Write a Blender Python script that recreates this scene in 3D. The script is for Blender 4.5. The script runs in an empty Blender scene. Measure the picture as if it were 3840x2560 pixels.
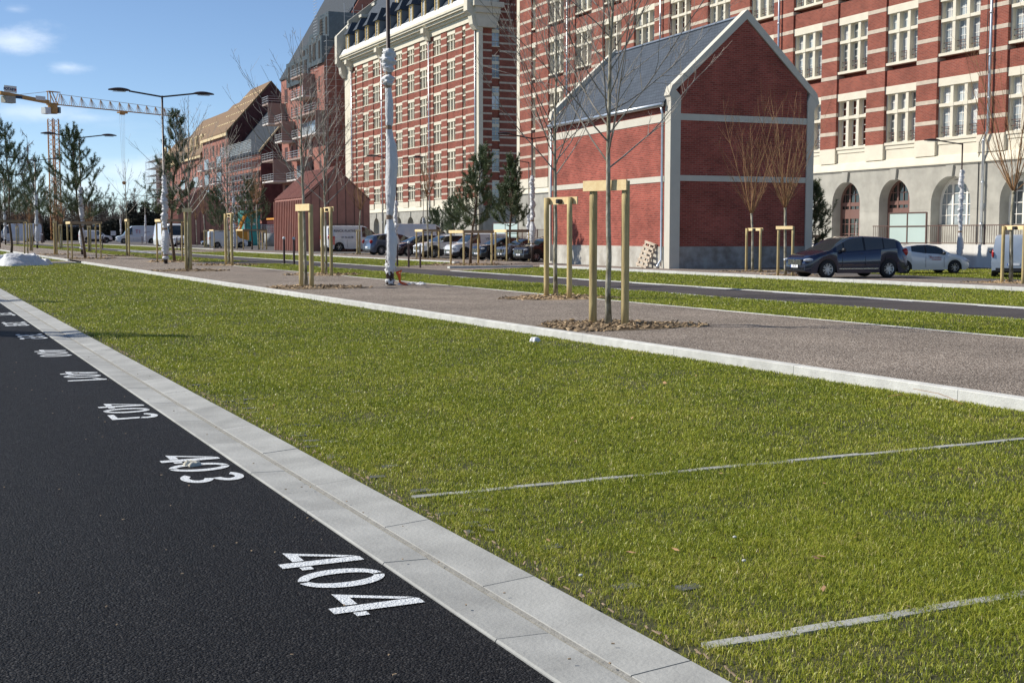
import bpy, math, random
import numpy as np
from mathutils import Vector, Matrix
S = bpy.context.scene
COL = S.collection
PI = math.pi
rad = math.radians
# ------------------------------------------------------------------ camera
F, HZ, VX, EYE = 4760.0, 882.0, -370.0, 1.4          # focal length, horizon and street vanishing point of a 3840 px wide view
PITCH = math.atan((1280 - HZ) / F)
YAW = math.atan((1920 - VX) / math.hypot(F, 1280 - HZ))
FH = Vector((math.sin(YAW), math.cos(YAW), 0)); RT = Vector((math.cos(YAW), -math.sin(YAW), 0))
FW = FH * math.cos(PITCH) - Vector((0, 0, math.sin(PITCH)))
UPV = FH * math.sin(PITCH) + Vector((0, 0, math.cos(PITCH)))
EYEP = Vector((0, 0, EYE))
cam = bpy.data.cameras.new('camera'); camo = bpy.data.objects.new('camera', cam); COL.objects.link(camo)
m = Matrix((RT, UPV, -FW)).transposed().to_4x4(); m.translation = EYEP; camo.matrix_world = m
cam.sensor_width = 36; cam.lens = 36 * F / 3840; cam.clip_start = 0.05; cam.clip_end = 4000
S.camera = camo
# ------------------------------------------------------------------ sun and sky
TH, EL = rad(33), rad(41)                              # shadows run TH from +X towards -Y
SUND = Vector((-math.cos(TH) * math.cos(EL), math.sin(TH) * math.cos(EL), math.sin(EL)))
sun = bpy.data.lights.new('sun', 'SUN'); suno = bpy.data.objects.new('sun', sun); COL.objects.link(suno)
sun.energy = 5.0; sun.angle = rad(0.5); sun.color = (1.0, 0.93, 0.82)
suno.rotation_euler = SUND.to_track_quat('Z', 'Y').to_euler(); suno.location = (-40, 60, 60)
def ray(x, y): return FW * F + RT * (x - 1920) + UPV * (1280 - y)
W = bpy.data.worlds.new('World'); S.world = W; W.use_nodes = True
nt = W.node_tree; N = nt.nodes; LK = nt.links; N.clear()
out = N.new('ShaderNodeOutputWorld'); bg = N.new('ShaderNodeBackground'); LK.new(bg.outputs[0], out.inputs[0])
sky = N.new('ShaderNodeTexSky'); sky.sky_type = 'NISHITA'; sky.sun_disc = False
sky.sun_elevation = EL; sky.sun_rotation = math.atan2(SUND.x, SUND.y)
sky.air_density = 0.75; sky.dust_density = 0.0; sky.ozone_density = 3.0; sky.altitude = 900
bg.inputs[1].default_value = 0.106
tc = N.new('ShaderNodeTexCoord'); mp = N.new('ShaderNodeMapping'); mp.inputs['Scale'].default_value = (2.2, 2.2, 9.0)
mp.inputs['Location'].default_value = (0.35, 0.1, 0.62)
nz = N.new('ShaderNodeTexNoise'); nz.inputs['Scale'].default_value = 1.6; nz.inputs['Detail'].default_value = 9; nz.inputs['Roughness'].default_value = 0.6
cr = N.new('ShaderNodeValToRGB'); cr.color_ramp.elements[0].position = 0.56; cr.color_ramp.elements[1].position = 0.74
cr.color_ramp.elements[0].color = (0, 0, 0, 1); cr.color_ramp.elements[1].color = (0.75, 0.75, 0.75, 1)
mx = N.new('ShaderNodeMixRGB'); mx.inputs[2].default_value = (8.6, 9.2, 10.0, 1)
LK.new(tc.outputs['Generated'], mp.inputs[0]); LK.new(mp.outputs[0], nz.inputs[0]); LK.new(nz.outputs[0], cr.inputs[0])
nz2 = N.new('ShaderNodeTexNoise'); nz2.inputs['Scale'].default_value = 13; nz2.inputs['Detail'].default_value = 10; nz2.inputs['Roughness'].default_value = 0.62
mp2 = N.new('ShaderNodeMapping'); mp2.inputs['Scale'].default_value = (1, 1, 2.2); LK.new(tc.outputs['Generated'], mp2.inputs[0]); LK.new(mp2.outputs[0], nz2.inputs[0])
acc = None
for (cx, cy, rx, ry, am) in ((60, 150, 190, 75, 1.0), (250, 252, 110, 26, .9), (60, 35, 60, 22, .5), (140, 425, 260, 40, .62), (330, 440, 200, 30, .5), (520, 650, 300, 60, .75), (330, 700, 260, 60, .7)):
    c_ = ray(cx, cy).normalized(); h_ = Vector((-FH.y * 0 + RT.x, RT.y, 0)); k_ = 1 / math.hypot(F, 0)
    sb = N.new('ShaderNodeVectorMath'); sb.operation = 'SUBTRACT'; sb.inputs[1].default_value = c_; LK.new(tc.outputs['Generated'], sb.inputs[0])
    ml = N.new('ShaderNodeVectorMath'); ml.operation = 'MULTIPLY'; ml.inputs[1].default_value = (F / rx, F / rx, F / ry); LK.new(sb.outputs[0], ml.inputs[0])
    le = N.new('ShaderNodeVectorMath'); le.operation = 'LENGTH'; LK.new(ml.outputs[0], le.inputs[0])
    q1 = N.new('ShaderNodeMath'); q1.operation = 'MULTIPLY_ADD'; q1.inputs[1].default_value = -.34; q1.inputs[2].default_value = 0.0; LK.new(le.outputs['Value'], q1.inputs[0])
    q2 = N.new('ShaderNodeMath'); q2.operation = 'ADD'; LK.new(q1.outputs[0], q2.inputs[0]); LK.new(nz2.outputs[0], q2.inputs[1])
    q3 = N.new('ShaderNodeMapRange'); q3.interpolation_type = 'SMOOTHSTEP'; q3.inputs[1].default_value = .14; q3.inputs[2].default_value = .60; q3.inputs[4].default_value = am * .62; LK.new(q2.outputs[0], q3.inputs[0])
    if acc is None: acc = q3
    else: mxx = N.new('ShaderNodeMath'); mxx.operation = 'MAXIMUM'; LK.new(acc.outputs[0], mxx.inputs[0]); LK.new(q3.outputs[0], mxx.inputs[1]); acc = mxx
mxa = N.new('ShaderNodeMath'); mxa.operation = 'MAXIMUM'; LK.new(acc.outputs[0], mxa.inputs[0]); sc0 = N.new('ShaderNodeMath'); sc0.operation = 'MULTIPLY'; sc0.inputs[1].default_value = 0.25; LK.new(cr.outputs[0], sc0.inputs[0]); LK.new(sc0.outputs[0], mxa.inputs[1])
LK.new(mxa.outputs[0], mx.inputs[0]); LK.new(sky.outputs[0], mx.inputs[1]); LK.new(mx.outputs[0], bg.inputs[0])
vs = S.view_settings; vs.view_transform = 'Standard'; vs.look = 'None'; vs.exposure = 0.32; vs.gamma = 1
S.render.resolution_x = 1024; S.render.resolution_y = 682
# ------------------------------------------------------------------ points in the place
ZG = 0.10                                             # ground level right of the kerb
def G(x, y, z=ZG):
    v = ray(x, y); return EYEP + v * ((z - EYE) / v.z)
def zat(P, y):                                        # height above a ground point seen at row y
    d = (Vector((P[0], P[1], 0))).dot(FH); return EYE + (HZ - y) * d / math.hypot(F, 1280 - HZ)
def onX(x, X):
    v = ray(x, HZ); return Vector((X, v.y * X / v.x, 0))
def udir(vx):
    a = YAW - math.atan((1920 - vx) / math.hypot(F, 1280 - HZ)); return Vector((math.sin(a), math.cos(a), 0))
# ------------------------------------------------------------------ materials
MATS = {}
def mat(name, col, rough=0.8, metal=0.0, var=0.0, vscale=3.0, col2=None, bump=0.0, bscale=30.0, coat=0.0, spec=0.5, detail=4, stretch=None, rnd=0.0, isl=0.0):
    if name in MATS: return MATS[name]
    M_ = bpy.data.materials.new(name); M_.use_nodes = True; t = M_.node_tree; n = t.nodes; b = n['Principled BSDF']
    b.inputs['Base Color'].default_value = (*col, 1); b.inputs['Roughness'].default_value = rough; b.inputs['Metallic'].default_value = metal
    b.inputs['Specular IOR Level'].default_value = spec
    if coat: b.inputs['Coat Weight'].default_value = coat; b.inputs['Coat Roughness'].default_value = 0.03
    tcn = n.new('ShaderNodeTexCoord'); src = tcn.outputs['Object']
    if stretch:
        mm = n.new('ShaderNodeMapping'); mm.inputs['Scale'].default_value = stretch; t.links.new(src, mm.inputs[0]); src = mm.outputs[0]
    if var or col2:
        c2 = col2 or tuple(max(0, c * (1 - var)) for c in col); c1 = col if col2 else tuple(c * (1 + var) for c in col)
        nn = n.new('ShaderNodeTexNoise'); nn.inputs['Scale'].default_value = vscale; nn.inputs['Detail'].default_value = detail
        nn.inputs['Roughness'].default_value = 0.6
        rr = n.new('ShaderNodeValToRGB'); rr.color_ramp.elements[0].position = 0.35; rr.color_ramp.elements[1].position = 0.66
        rr.color_ramp.elements[0].color = (*c2, 1); rr.color_ramp.elements[1].color = (*c1, 1)
        t.links.new(src, nn.inputs[0]); t.links.new(nn.outputs[0], rr.inputs[0]); t.links.new(rr.outputs[0], b.inputs['Base Color'])
        if rnd:
            oi = n.new('ShaderNodeObjectInfo'); hv = n.new('ShaderNodeHueSaturation'); ma = n.new('ShaderNodeMapRange')
            ma.inputs[3].default_value = 1 - rnd; ma.inputs[4].default_value = 1 + rnd
            t.links.new(oi.outputs['Random'], ma.inputs[0]); t.links.new(ma.outputs[0], hv.inputs['Value'])
            t.links.new(rr.outputs[0], hv.inputs['Color']); t.links.new(hv.outputs[0], b.inputs['Base Color'])
    if isl:
        gi = n.new('ShaderNodeNewGeometry'); hv = n.new('ShaderNodeHueSaturation'); ma = n.new('ShaderNodeMapRange'); ma.inputs[3].default_value = 1 - isl; ma.inputs[4].default_value = 1 + isl
        t.links.new(gi.outputs['Random Per Island'], ma.inputs[0]); t.links.new(ma.outputs[0], hv.inputs['Value']); q_ = b.inputs['Base Color'].links
        if q_: t.links.new(q_[0].from_socket, hv.inputs['Color'])
        else: hv.inputs['Color'].default_value = (*col, 1)
        t.links.new(hv.outputs[0], b.inputs['Base Color'])
    if bump:
        n2 = n.new('ShaderNodeTexNoise'); n2.inputs['Scale'].default_value = bscale; n2.inputs['Detail'].default_value = 3
        bb = n.new('ShaderNodeBump'); bb.inputs['Strength'].default_value = bump; bb.inputs['Distance'].default_value = 0.02
        t.links.new(src, n2.inputs[0]); t.links.new(n2.outputs[0], bb.inputs['Height']); t.links.new(bb.outputs[0], b.inputs['Normal'])
    MATS[name] = M_; return M_
def brickmat(name, c1, c2, mortar, bw=0.22, bh=0.068, ms=0.012, bump=0.5, big=0.25, spall=None):
    if name in MATS: return MATS[name]
    M_ = bpy.data.materials.new(name); M_.use_nodes = True; t = M_.node_tree; n = t.nodes; l = t.links; b = n['Principled BSDF']
    b.inputs['Roughness'].default_value = 0.85; b.inputs['Specular IOR Level'].default_value = 0.25
    tcn = n.new('ShaderNodeTexCoord'); sp = n.new('ShaderNodeSeparateXYZ'); ad = n.new('ShaderNodeMath'); ad.operation = 'ADD'
    cb = n.new('ShaderNodeCombineXYZ'); l.new(tcn.outputs['Object'], sp.inputs[0]); l.new(sp.outputs[0], ad.inputs[0]); l.new(sp.outputs[1], ad.inputs[1])
    l.new(ad.outputs[0], cb.inputs[0]); l.new(sp.outputs[2], cb.inputs[1])
    br = n.new('ShaderNodeTexBrick'); br.inputs['Scale'].default_value = 1; br.inputs['Brick Width'].default_value = bw; br.inputs['Row Height'].default_value = bh
    br.inputs['Mortar Size'].default_value = ms; br.inputs['Color1'].default_value = (*c1, 1); br.inputs['Color2'].default_value = (*c2, 1); br.inputs['Mortar'].default_value = (*mortar, 1)
    br.inputs['Mortar Smooth'].default_value = 0.3; br.inputs['Bias'].default_value = -0.15
    l.new(cb.outputs[0], br.inputs['Vector'])
    nn = n.new('ShaderNodeTexNoise'); nn.inputs['Scale'].default_value = 0.9; nn.inputs['Detail'].default_value = 6; l.new(tcn.outputs['Object'], nn.inputs[0])
    mr = n.new('ShaderNodeMapRange'); mr.inputs[1].default_value = 0.3; mr.inputs[2].default_value = 0.7; mr.inputs[3].default_value = 1 - big; mr.inputs[4].default_value = 1 + big
    l.new(nn.outputs[0], mr.inputs[0]); hv = n.new('ShaderNodeHueSaturation'); l.new(mr.outputs[0], hv.inputs['Value']); l.new(br.outputs[0], hv.inputs['Color'])
    last = hv.outputs[0]
    if spall:
        n3 = n.new('ShaderNodeTexNoise'); n3.inputs['Scale'].default_value = 2.3; n3.inputs['Detail'].default_value = 8; n3.inputs['Roughness'].default_value = 0.75
        r3 = n.new('ShaderNodeValToRGB'); r3.color_ramp.elements[0].position = 0.64; r3.color_ramp.elements[1].position = 0.70
        mx_ = n.new('ShaderNodeMixRGB'); mx_.inputs[2].default_value = (*spall, 1)
        l.new(tcn.outputs['Object'], n3.inputs[0]); l.new(n3.outputs[0], r3.inputs[0]); l.new(r3.outputs[0], mx_.inputs[0]); l.new(last, mx_.inputs[1]); last = mx_.outputs[0]
    l.new(last, b.inputs['Base Color'])
    bm = n.new('ShaderNodeBump'); bm.inputs['Strength'].default_value = bump; bm.inputs['Distance'].default_value = 0.012; bm.invert = True
    l.new(br.outputs['Fac'], bm.inputs['Height']); l.new(bm.outputs[0], b.inputs['Normal'])
    MATS[name] = M_; return M_
def pebble(name, cols, scale, dist, rough=0.9, big=0.15, spec=0.3, cellh=0.5, edge=False):
    """small stones: one colour per cell, raised rounded cells"""
    if name in MATS: return MATS[name]
    M_ = bpy.data.materials.new(name); M_.use_nodes = True; t = M_.node_tree; n = t.nodes; l = t.links; b = n['Principled BSDF']
    b.inputs['Roughness'].default_value = rough; b.inputs['Specular IOR Level'].default_value = spec
    tcn = n.new('ShaderNodeTexCoord'); vo = n.new('ShaderNodeTexVoronoi'); vo.inputs['Scale'].default_value = scale; l.new(tcn.outputs['Object'], vo.inputs[0])
    sp = n.new('ShaderNodeSeparateColor'); l.new(vo.outputs['Color'], sp.inputs[0])
    rr = n.new('ShaderNodeValToRGB'); e = rr.color_ramp.elements
    e[0].color = (*cols[0], 1); e[1].color = (*cols[-1], 1)
    for i, c in enumerate(cols[1:-1]): q = e.new((i + 1) / (len(cols) - 1)); q.color = (*c, 1)
    l.new(sp.outputs[0], rr.inputs[0])
    nn = n.new('ShaderNodeTexNoise'); nn.inputs['Scale'].default_value = 0.55; nn.inputs['Detail'].default_value = 7; nn.inputs['Roughness'].default_value = 0.62; l.new(tcn.outputs['Object'], nn.inputs[0])
    mr = n.new('ShaderNodeMapRange'); mr.inputs[1].default_value = 0.3; mr.inputs[2].default_value = 0.7; mr.inputs[3].default_value = 1 - big; mr.inputs[4].default_value = 1 + big
    l.new(nn.outputs[0], mr.inputs[0]); hv = n.new('ShaderNodeHueSaturation'); l.new(mr.outputs[0], hv.inputs['Value']); l.new(rr.outputs[0], hv.inputs['Color'])
    l.new(hv.outputs[0], b.inputs['Base Color'])
    c2 = n.new('ShaderNodeMath'); c2.operation = 'MULTIPLY'; c2.inputs[1].default_value = cellh; l.new(sp.outputs[1], c2.inputs[0])
    a = n.new('ShaderNodeMath'); a.operation = 'MULTIPLY_ADD'; a.inputs[1].default_value = -1.3; l.new(vo.outputs['Distance'], a.inputs[0]); l.new(c2.outputs[0], a.inputs[2])
    if edge:
        ve = n.new('ShaderNodeTexVoronoi'); ve.feature = 'DISTANCE_TO_EDGE'; ve.inputs['Scale'].default_value = scale; l.new(tcn.outputs['Object'], ve.inputs[0])
        me_ = n.new('ShaderNodeMapRange'); me_.interpolation_type = 'SMOOTHSTEP'; me_.inputs[1].default_value = 0.0; me_.inputs[2].default_value = 0.16; me_.inputs[3].default_value = -0.9; me_.inputs[4].default_value = 0.0
        l.new(ve.outputs['Distance'], me_.inputs[0]); l.new(me_.outputs[0], a.inputs[2]); a.inputs[1].default_value = -0.7
        a2 = n.new('ShaderNodeMath'); a2.operation = 'ADD'; l.new(a.outputs[0], a2.inputs[0]); l.new(c2.outputs[0], a2.inputs[1]); a = a2
        mp_ = n.new('ShaderNodeMapping'); mp_.inputs['Scale'].default_value = (1.3, .12, 1); l.new(tcn.outputs['Object'], mp_.inputs[0]); l.new(mp_.outputs[0], nn.inputs[0])
    bm = n.new('ShaderNodeBump'); bm.inputs['Strength'].default_value = 1.0; bm.inputs['Distance'].default_value = dist
    l.new(a.outputs[0], bm.inputs['Height']); l.new(bm.outputs[0], b.inputs['Normal'])
    MATS[name] = M_; return M_
BRICK = brickmat('factory_brick', (0.265, 0.070, 0.045), (0.17, 0.043, 0.030), (0.26, 0.125, 0.095), bump=0.5, big=0.22)
HBRICK = brickmat('house_brick', (0.36, 0.062, 0.042), (0.27, 0.050, 0.034), (0.26, 0.085, 0.066), bump=0.7, big=0.12)
CREAM = mat('cream_stone', (0.64, 0.60, 0.49), 0.85, var=0.06, vscale=1.2, bump=0.15, bscale=8)
STRIPE = mat('pale_brick_band', (0.49, 0.42, 0.34), 0.9, var=0.12, vscale=3, bump=0.2, bscale=20)
GREY = mat('weathered_grey_stone', (0.345, 0.338, 0.30), 0.92, var=0.16, vscale=1.1, bump=0.3, bscale=14, detail=8)
PALE = mat('painted_render', (0.54, 0.515, 0.445), 0.85, var=0.04, vscale=2, bump=0.08, bscale=20)
WHITEW = mat('white_concrete', (0.66, 0.655, 0.63), 0.8, var=0.06, vscale=0.8, stretch=(3, 3, 0.4), bump=0.1)
FRAME = mat('white_window_paint', (0.72, 0.71, 0.66), 0.5)
BROWNP = mat('brown_joinery', (0.16, 0.085, 0.07), 0.55)
GLASS = mat('window_glass', (0.14, 0.17, 0.19), 0.04, col2=(0.36, 0.40, 0.42), vscale=0.7, spec=1.0, rnd=0.6)
DGLASS = mat('dark_window_glass', (0.012, 0.016, 0.016), 0.03, spec=1.0)
FROST = mat('frosted_glass', (0.50, 0.63, 0.61), 0.25, var=0.04, vscale=0.6)
SLATE = brickmat('slate_roof', (0.066, 0.082, 0.106), (0.052, 0.066, 0.088), (0.028, 0.036, 0.048), bw=0.22, bh=0.16, ms=0.01, bump=0.6, big=0.12)
ZINC = mat('zinc_sheet', (0.19, 0.22, 0.26), 0.38, metal=0.35, var=0.12, vscale=1.5)
WZINC = mat('white_zinc', (0.62, 0.64, 0.66), 0.5, var=0.05)
GALV = mat('galvanised_pipe', (0.50, 0.54, 0.58), 0.32, metal=0.75, var=0.1, vscale=4)
RAILM = mat('brown_rail_metal', (0.13, 0.080, 0.068), 0.5)
DARKI = mat('dark_interior', (0.015, 0.012, 0.012), 0.9)
ASPH = pebble('fresh_asphalt', [(0.007, 0.007, 0.008), (0.012, 0.012, 0.014), (0.017, 0.017, 0.019), (0.040, 0.039, 0.040)], 85, 0.016, rough=0.70, big=0.30, spec=0.18, cellh=0.8, edge=True)
ASPH2 = pebble('cycle_path_asphalt', [(0.045, 0.040, 0.042), (0.060, 0.053, 0.054), (0.075, 0.066, 0.066)], 60, 0.004, rough=0.8, big=0.25)
GRAV = pebble('pink_gravel', [(0.085, 0.066, 0.052), (0.17, 0.138, 0.112), (0.26, 0.217, 0.18), (0.44, 0.39, 0.335)], 62, 0.010, big=0.22)
KERBC = mat('kerb_concrete', (0.305, 0.312, 0.30), 0.85, var=0.16, vscale=2.6, bump=0.2, bscale=60, detail=12, isl=.09)
KERBW = mat('white_kerb_concrete', (0.50, 0.505, 0.48), 0.85, var=0.13, vscale=5, bump=0.2, bscale=50, detail=10, isl=.06)
MORTAR = mat('sandy_mortar', (0.255, 0.25, 0.225), 0.95, var=0.15, vscale=25, bump=0.3, bscale=90)
PAINT = mat('road_paint', (0.66, 0.70, 0.73), 0.75, var=0.10, vscale=60, bump=0.9, bscale=110)
STAKE = mat('stake_wood', (0.52, 0.42, 0.20), 0.8, col2=(0.36, 0.275, 0.13), vscale=2.5, stretch=(6, 6, 0.7), bump=0.3, bscale=12, rnd=0.12)
PLANK = mat('plank_wood', (0.80, 0.64, 0.36), 0.75, col2=(0.70, 0.52, 0.27), vscale=2.2, stretch=(1, 6, 6), bump=0.15, bscale=10, rnd=0.08)
SHADEPLANK = mat('shaded_plank', (0.30, 0.23, 0.15), 0.85, var=0.2, vscale=3, stretch=(1, 6, 6), rnd=0.1)  # shade of the frame bars facing along y, painted as a darker plank colour
BARK = mat('mottled_bark', (0.46, 0.43, 0.35), 0.9, col2=(0.11, 0.10, 0.05), vscale=7, bump=0.5, bscale=30, stretch=(1, 1, 0.5))
TWIG = mat('grey_twig', (0.34, 0.31, 0.27), 0.6, col2=(0.14, 0.12, 0.09), vscale=5)
COPPER = mat('copper_twig', (0.36, 0.20, 0.085), 0.7, col2=(0.20, 0.105, 0.045), vscale=4)
PBARK = mat('pine_bark', (0.17, 0.12, 0.08), 0.9, col2=(0.085, 0.06, 0.04), vscale=8, bump=0.5)
NEEDLE = mat('pine_needle', (0.065, 0.105, 0.045), 0.55, col2=(0.12, 0.165, 0.07), vscale=2.0)
FARTWIG = mat('far_bare_twig', (0.115, 0.095, 0.075), 0.9, col2=(0.075, 0.06, 0.05), vscale=1.5)
LAMPM = mat('lamp_paint', (0.040, 0.026, 0.024), 0.38)
CLOTH = mat('white_wrap_cloth', (0.60, 0.61, 0.63), 0.6, var=0.05, vscale=6, bump=0.9, bscale=22, stretch=(1.6, 1.6, .7))
TAPE = mat('brown_tape', (0.25, 0.16, 0.10), 0.4)
ORANGE = mat('orange_plastic', (0.75, 0.12, 0.02), 0.5)
TYRE = mat('tyre_rubber', (0.014, 0.014, 0.015), 0.8)
ALLOY = mat('alloy_rim', (0.55, 0.56, 0.58), 0.28, metal=0.8)
BLACKP = mat('black_plastic', (0.018, 0.018, 0.020), 0.5)
CHROME = mat('chrome_trim', (0.65, 0.66, 0.68), 0.12, metal=1.0)
LENS = mat('headlamp_lens', (0.42, 0.46, 0.52), 0.08, spec=1.0, var=0.3, vscale=12)
REDL = mat('tail_lamp', (0.38, 0.012, 0.010), 0.15)
PLATE = mat('number_plate', (0.75, 0.77, 0.80), 0.5)
BLUE = mat('plate_blue', (0.02, 0.09, 0.45), 0.5)
INK = mat('dark_lettering', (0.02, 0.02, 0.03), 0.6)
REDINK = mat('red_lettering', (0.45, 0.02, 0.04), 0.6)
CARGLASS = mat('car_glass', (0.018, 0.026, 0.030), 0.02, spec=1.0)
CLAD = mat('terracotta_cladding', (0.33, 0.155, 0.12), 0.55, var=0.10, vscale=1.2)
STEEL = mat('scaffold_tube', (0.48, 0.49, 0.50), 0.45, metal=0.5)
def paint(name, c, metal=0.0, rough=0.3): return mat('paint_' + name, c, rough, metal=metal, coat=1.0, var=0.02)
# ------------------------------------------------------------------ mesh builder
class MB:
    def __init__(s): s.v = []; s.f = []; s.m = []; s.T = None
    def add(s, vs, fs, m=0):
        o = len(s.v)
        if s.T is not None: vs = [s.T @ Vector(q) for q in vs]
        s.v += [tuple(q) for q in vs]; s.f += [tuple(i + o for i in f) for f in fs]; s.m += [m] * len(fs)
    def box(s, x0, x1, y0, y1, z0, z1, m=0):
        if x0 > x1: x0, x1 = x1, x0
        if y0 > y1: y0, y1 = y1, y0
        s.add([(x0, y0, z0), (x1, y0, z0), (x1, y1, z0), (x0, y1, z0), (x0, y0, z1), (x1, y0, z1), (x1, y1, z1), (x0, y1, z1)],
              [(0, 3, 2, 1), (4, 5, 6, 7), (0, 1, 5, 4), (1, 2, 6, 5), (2, 3, 7, 6), (3, 0, 4, 7)], m)
    def beam(s, a, b, w, h=None, m=0):                # square bar between two points
        a = Vector(a); b = Vector(b); d = (b - a); L = d.length
        if L < 1e-6: return
        d /= L; h = h or w; up = Vector((0, 0, 1)) if abs(d.z) < 0.95 else Vector((1, 0, 0))
        r = d.cross(up).normalized(); u = r.cross(d)
        q = [a + r * (i * w / 2) + u * (j * h / 2) for i, j in ((-1, -1), (1, -1), (1, 1), (-1, 1))] + [b + r * (i * w / 2) + u * (j * h / 2) for i, j in ((-1, -1), (1, -1), (1, 1), (-1, 1))]
        s.add(q, [(3, 2, 1, 0), (4, 5, 6, 7), (0, 1, 5, 4), (1, 2, 6, 5), (2, 3, 7, 6), (3, 0, 4, 7)], m)
    def tube(s, pts, rs, n=6, m=0, cap=True):
        pts = [Vector(p) for p in pts]
        if not isinstance(rs, (list, tuple)): rs = [rs] * len(pts)
        vs = []; prev = None
        for i, p in enumerate(pts):
            d = (pts[min(i + 1, len(pts) - 1)] - pts[max(i - 1, 0)])
            if d.length < 1e-9: d = Vector((0, 0, 1))
            d.normalize()
            if prev is None: r = d.orthogonal().normalized()
            else:
                r = prev - d * prev.dot(d)
                r = r.normalized() if r.length > 1e-6 else d.orthogonal().normalized()
            prev = r; u = d.cross(r)
            for k in range(n):
                a = 2 * PI * k / n; vs.append(p + (r * math.cos(a) + u * math.sin(a)) * rs[i])
        fs = [(i * n + k, i * n + (k + 1) % n, (i + 1) * n + (k + 1) % n, (i + 1) * n + k) for i in range(len(pts) - 1) for k in range(n)]
        if cap and n > 2: fs.append(tuple(range(n - 1, -1, -1))); fs.append(tuple((len(pts) - 1) * n + k for k in range(n)))
        s.add(vs, fs, m)
    def prism(s, poly, ax, a, b, m=0):                # polygon in the other two axes, extruded along ax from a to b
        def P(p, t): return (t, p[0], p[1]) if ax == 'x' else ((p[0], t, p[1]) if ax == 'y' else (p[0], p[1], t))
        n = len(poly); s.add([P(p, a) for p in poly] + [P(p, b) for p in poly],
                             [tuple(range(n)), tuple(range(2 * n - 1, n - 1, -1))] + [(i, i + n, (i + 1) % n + n, (i + 1) % n) for i in range(n)], m)
    def lathe(s, prof, n=16, c=(0, 0, 0), m=0, ax='z'):
        vs = []
        for r, z in prof:
            for k in range(n):
                a = 2 * PI * k / n; q = (r * math.cos(a), r * math.sin(a), z)
                if ax == 'y': q = (q[0], q[2], q[1])
                if ax == 'x': q = (q[2], q[0], q[1])
                vs.append((q[0] + c[0], q[1] + c[1], q[2] + c[2]))
        s.add(vs, [(i * n + k, i * n + (k + 1) % n, (i + 1) * n + (k + 1) % n, (i + 1) * n + k) for i in range(len(prof) - 1) for k in range(n)], m)
    def ball(s, c, r, n=12, m=0):
        k = n // 2; vs = []; fs = []
        for i in range(k + 1):
            t = PI * i / k
            for j in range(n):
                a = 2 * PI * j / n; vs.append((c[0] + r[0] * math.sin(t) * math.cos(a), c[1] + r[1] * math.sin(t) * math.sin(a), c[2] + r[2] * math.cos(t)))
        for i in range(k):
            for j in range(n): fs.append((i * n + j, i * n + (j + 1) % n, (i + 1) * n + (j + 1) % n, (i + 1) * n + j))
        s.add(vs, fs, m)
    def mesh(s, name, mats, smooth=False):
        me = bpy.data.meshes.new(name); me.from_pydata(s.v, [], s.f)
        for q in (mats if isinstance(mats, (list, tuple)) else [mats]): me.materials.append(q)
        if any(s.m): me.polygons.foreach_set('material_index', s.m)
        if smooth: me.polygons.foreach_set('use_smooth', [True] * len(s.f))
        me.update(); return me
    def build(s, name, mats, parent=None, smooth=False):
        return link(name, s.mesh(name, mats, smooth), parent)
def link(name, me, parent=None, loc=None, rz=None):
    o = bpy.data.objects.new(name, me); COL.objects.link(o)
    if parent is not None: o.parent = parent
    if loc is not None: o.location = loc
    if rz is not None: o.rotation_euler = (0, 0, rz)
    return o
def tag(o, label, cat, group=None, kind=None):
    if label: o['label'] = label
    if cat: o['category'] = cat
    if group: o['group'] = group
    if kind: o['kind'] = kind
    return o
def thing(name, label, cat, loc=(0, 0, 0), rz=0.0, group=None, sc=1.0):
    o = link(name, None, None, loc, rz); o.scale = (sc,) * 3 if not isinstance(sc, tuple) else sc
    return tag(o, label, cat, group)
def struct(name, mb, mats, smooth=False):
    o = mb.build(name, mats, None, smooth); o['kind'] = 'structure'; return o
def dup(root, loc, rz, label, group=None, sc=None):
    def cp(o, par):
        c = o.copy(); COL.objects.link(c); c.parent = par
        for ch in KIDS.get(o.name, [q for q in o.children]): cp(ch, c)
        return c
    r = cp(root, None); r.location = loc; r.rotation_euler = (0, 0, rz); r['label'] = label
    if group: r['group'] = group
    if sc: r.scale = (sc,) * 3 if not isinstance(sc, tuple) else sc
    return r
KIDS = {}
def text(s, size, M_, name='lettering', parent=None, mtx=None, depth=0.004, bold=0.0, spacing=1.0, xs=1.0):
    cu = bpy.data.curves.new(name, 'FONT'); cu.body = s; cu.size = size; cu.extrude = depth; cu.offset = bold; cu.space_character = spacing
    cu.align_x = 'CENTER'; cu.align_y = 'CENTER'; cu.resolution_u = 3
    tmp = bpy.data.objects.new('tmp', cu); COL.objects.link(tmp)
    dg = bpy.context.evaluated_depsgraph_get(); me = bpy.data.meshes.new_from_object(tmp.evaluated_get(dg))
    bpy.data.objects.remove(tmp); bpy.data.curves.remove(cu)
    me.materials.clear(); me.materials.append(M_); me.name = name
    if xs != 1: me.transform(Matrix.Diagonal((xs, 1, 1, 1)))
    if mtx is not None: me.transform(mtx)
    return link(name, me, parent)
def frame_mtx(o, x, y):                                # text plane: origin, x axis, y axis
    x = Vector(x).normalized(); y = Vector(y).normalized(); z = x.cross(y); m = Matrix((x, y, z)).transposed().to_4x4(); m.translation = Vector(o); return m
rnd = random.Random(7)
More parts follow.
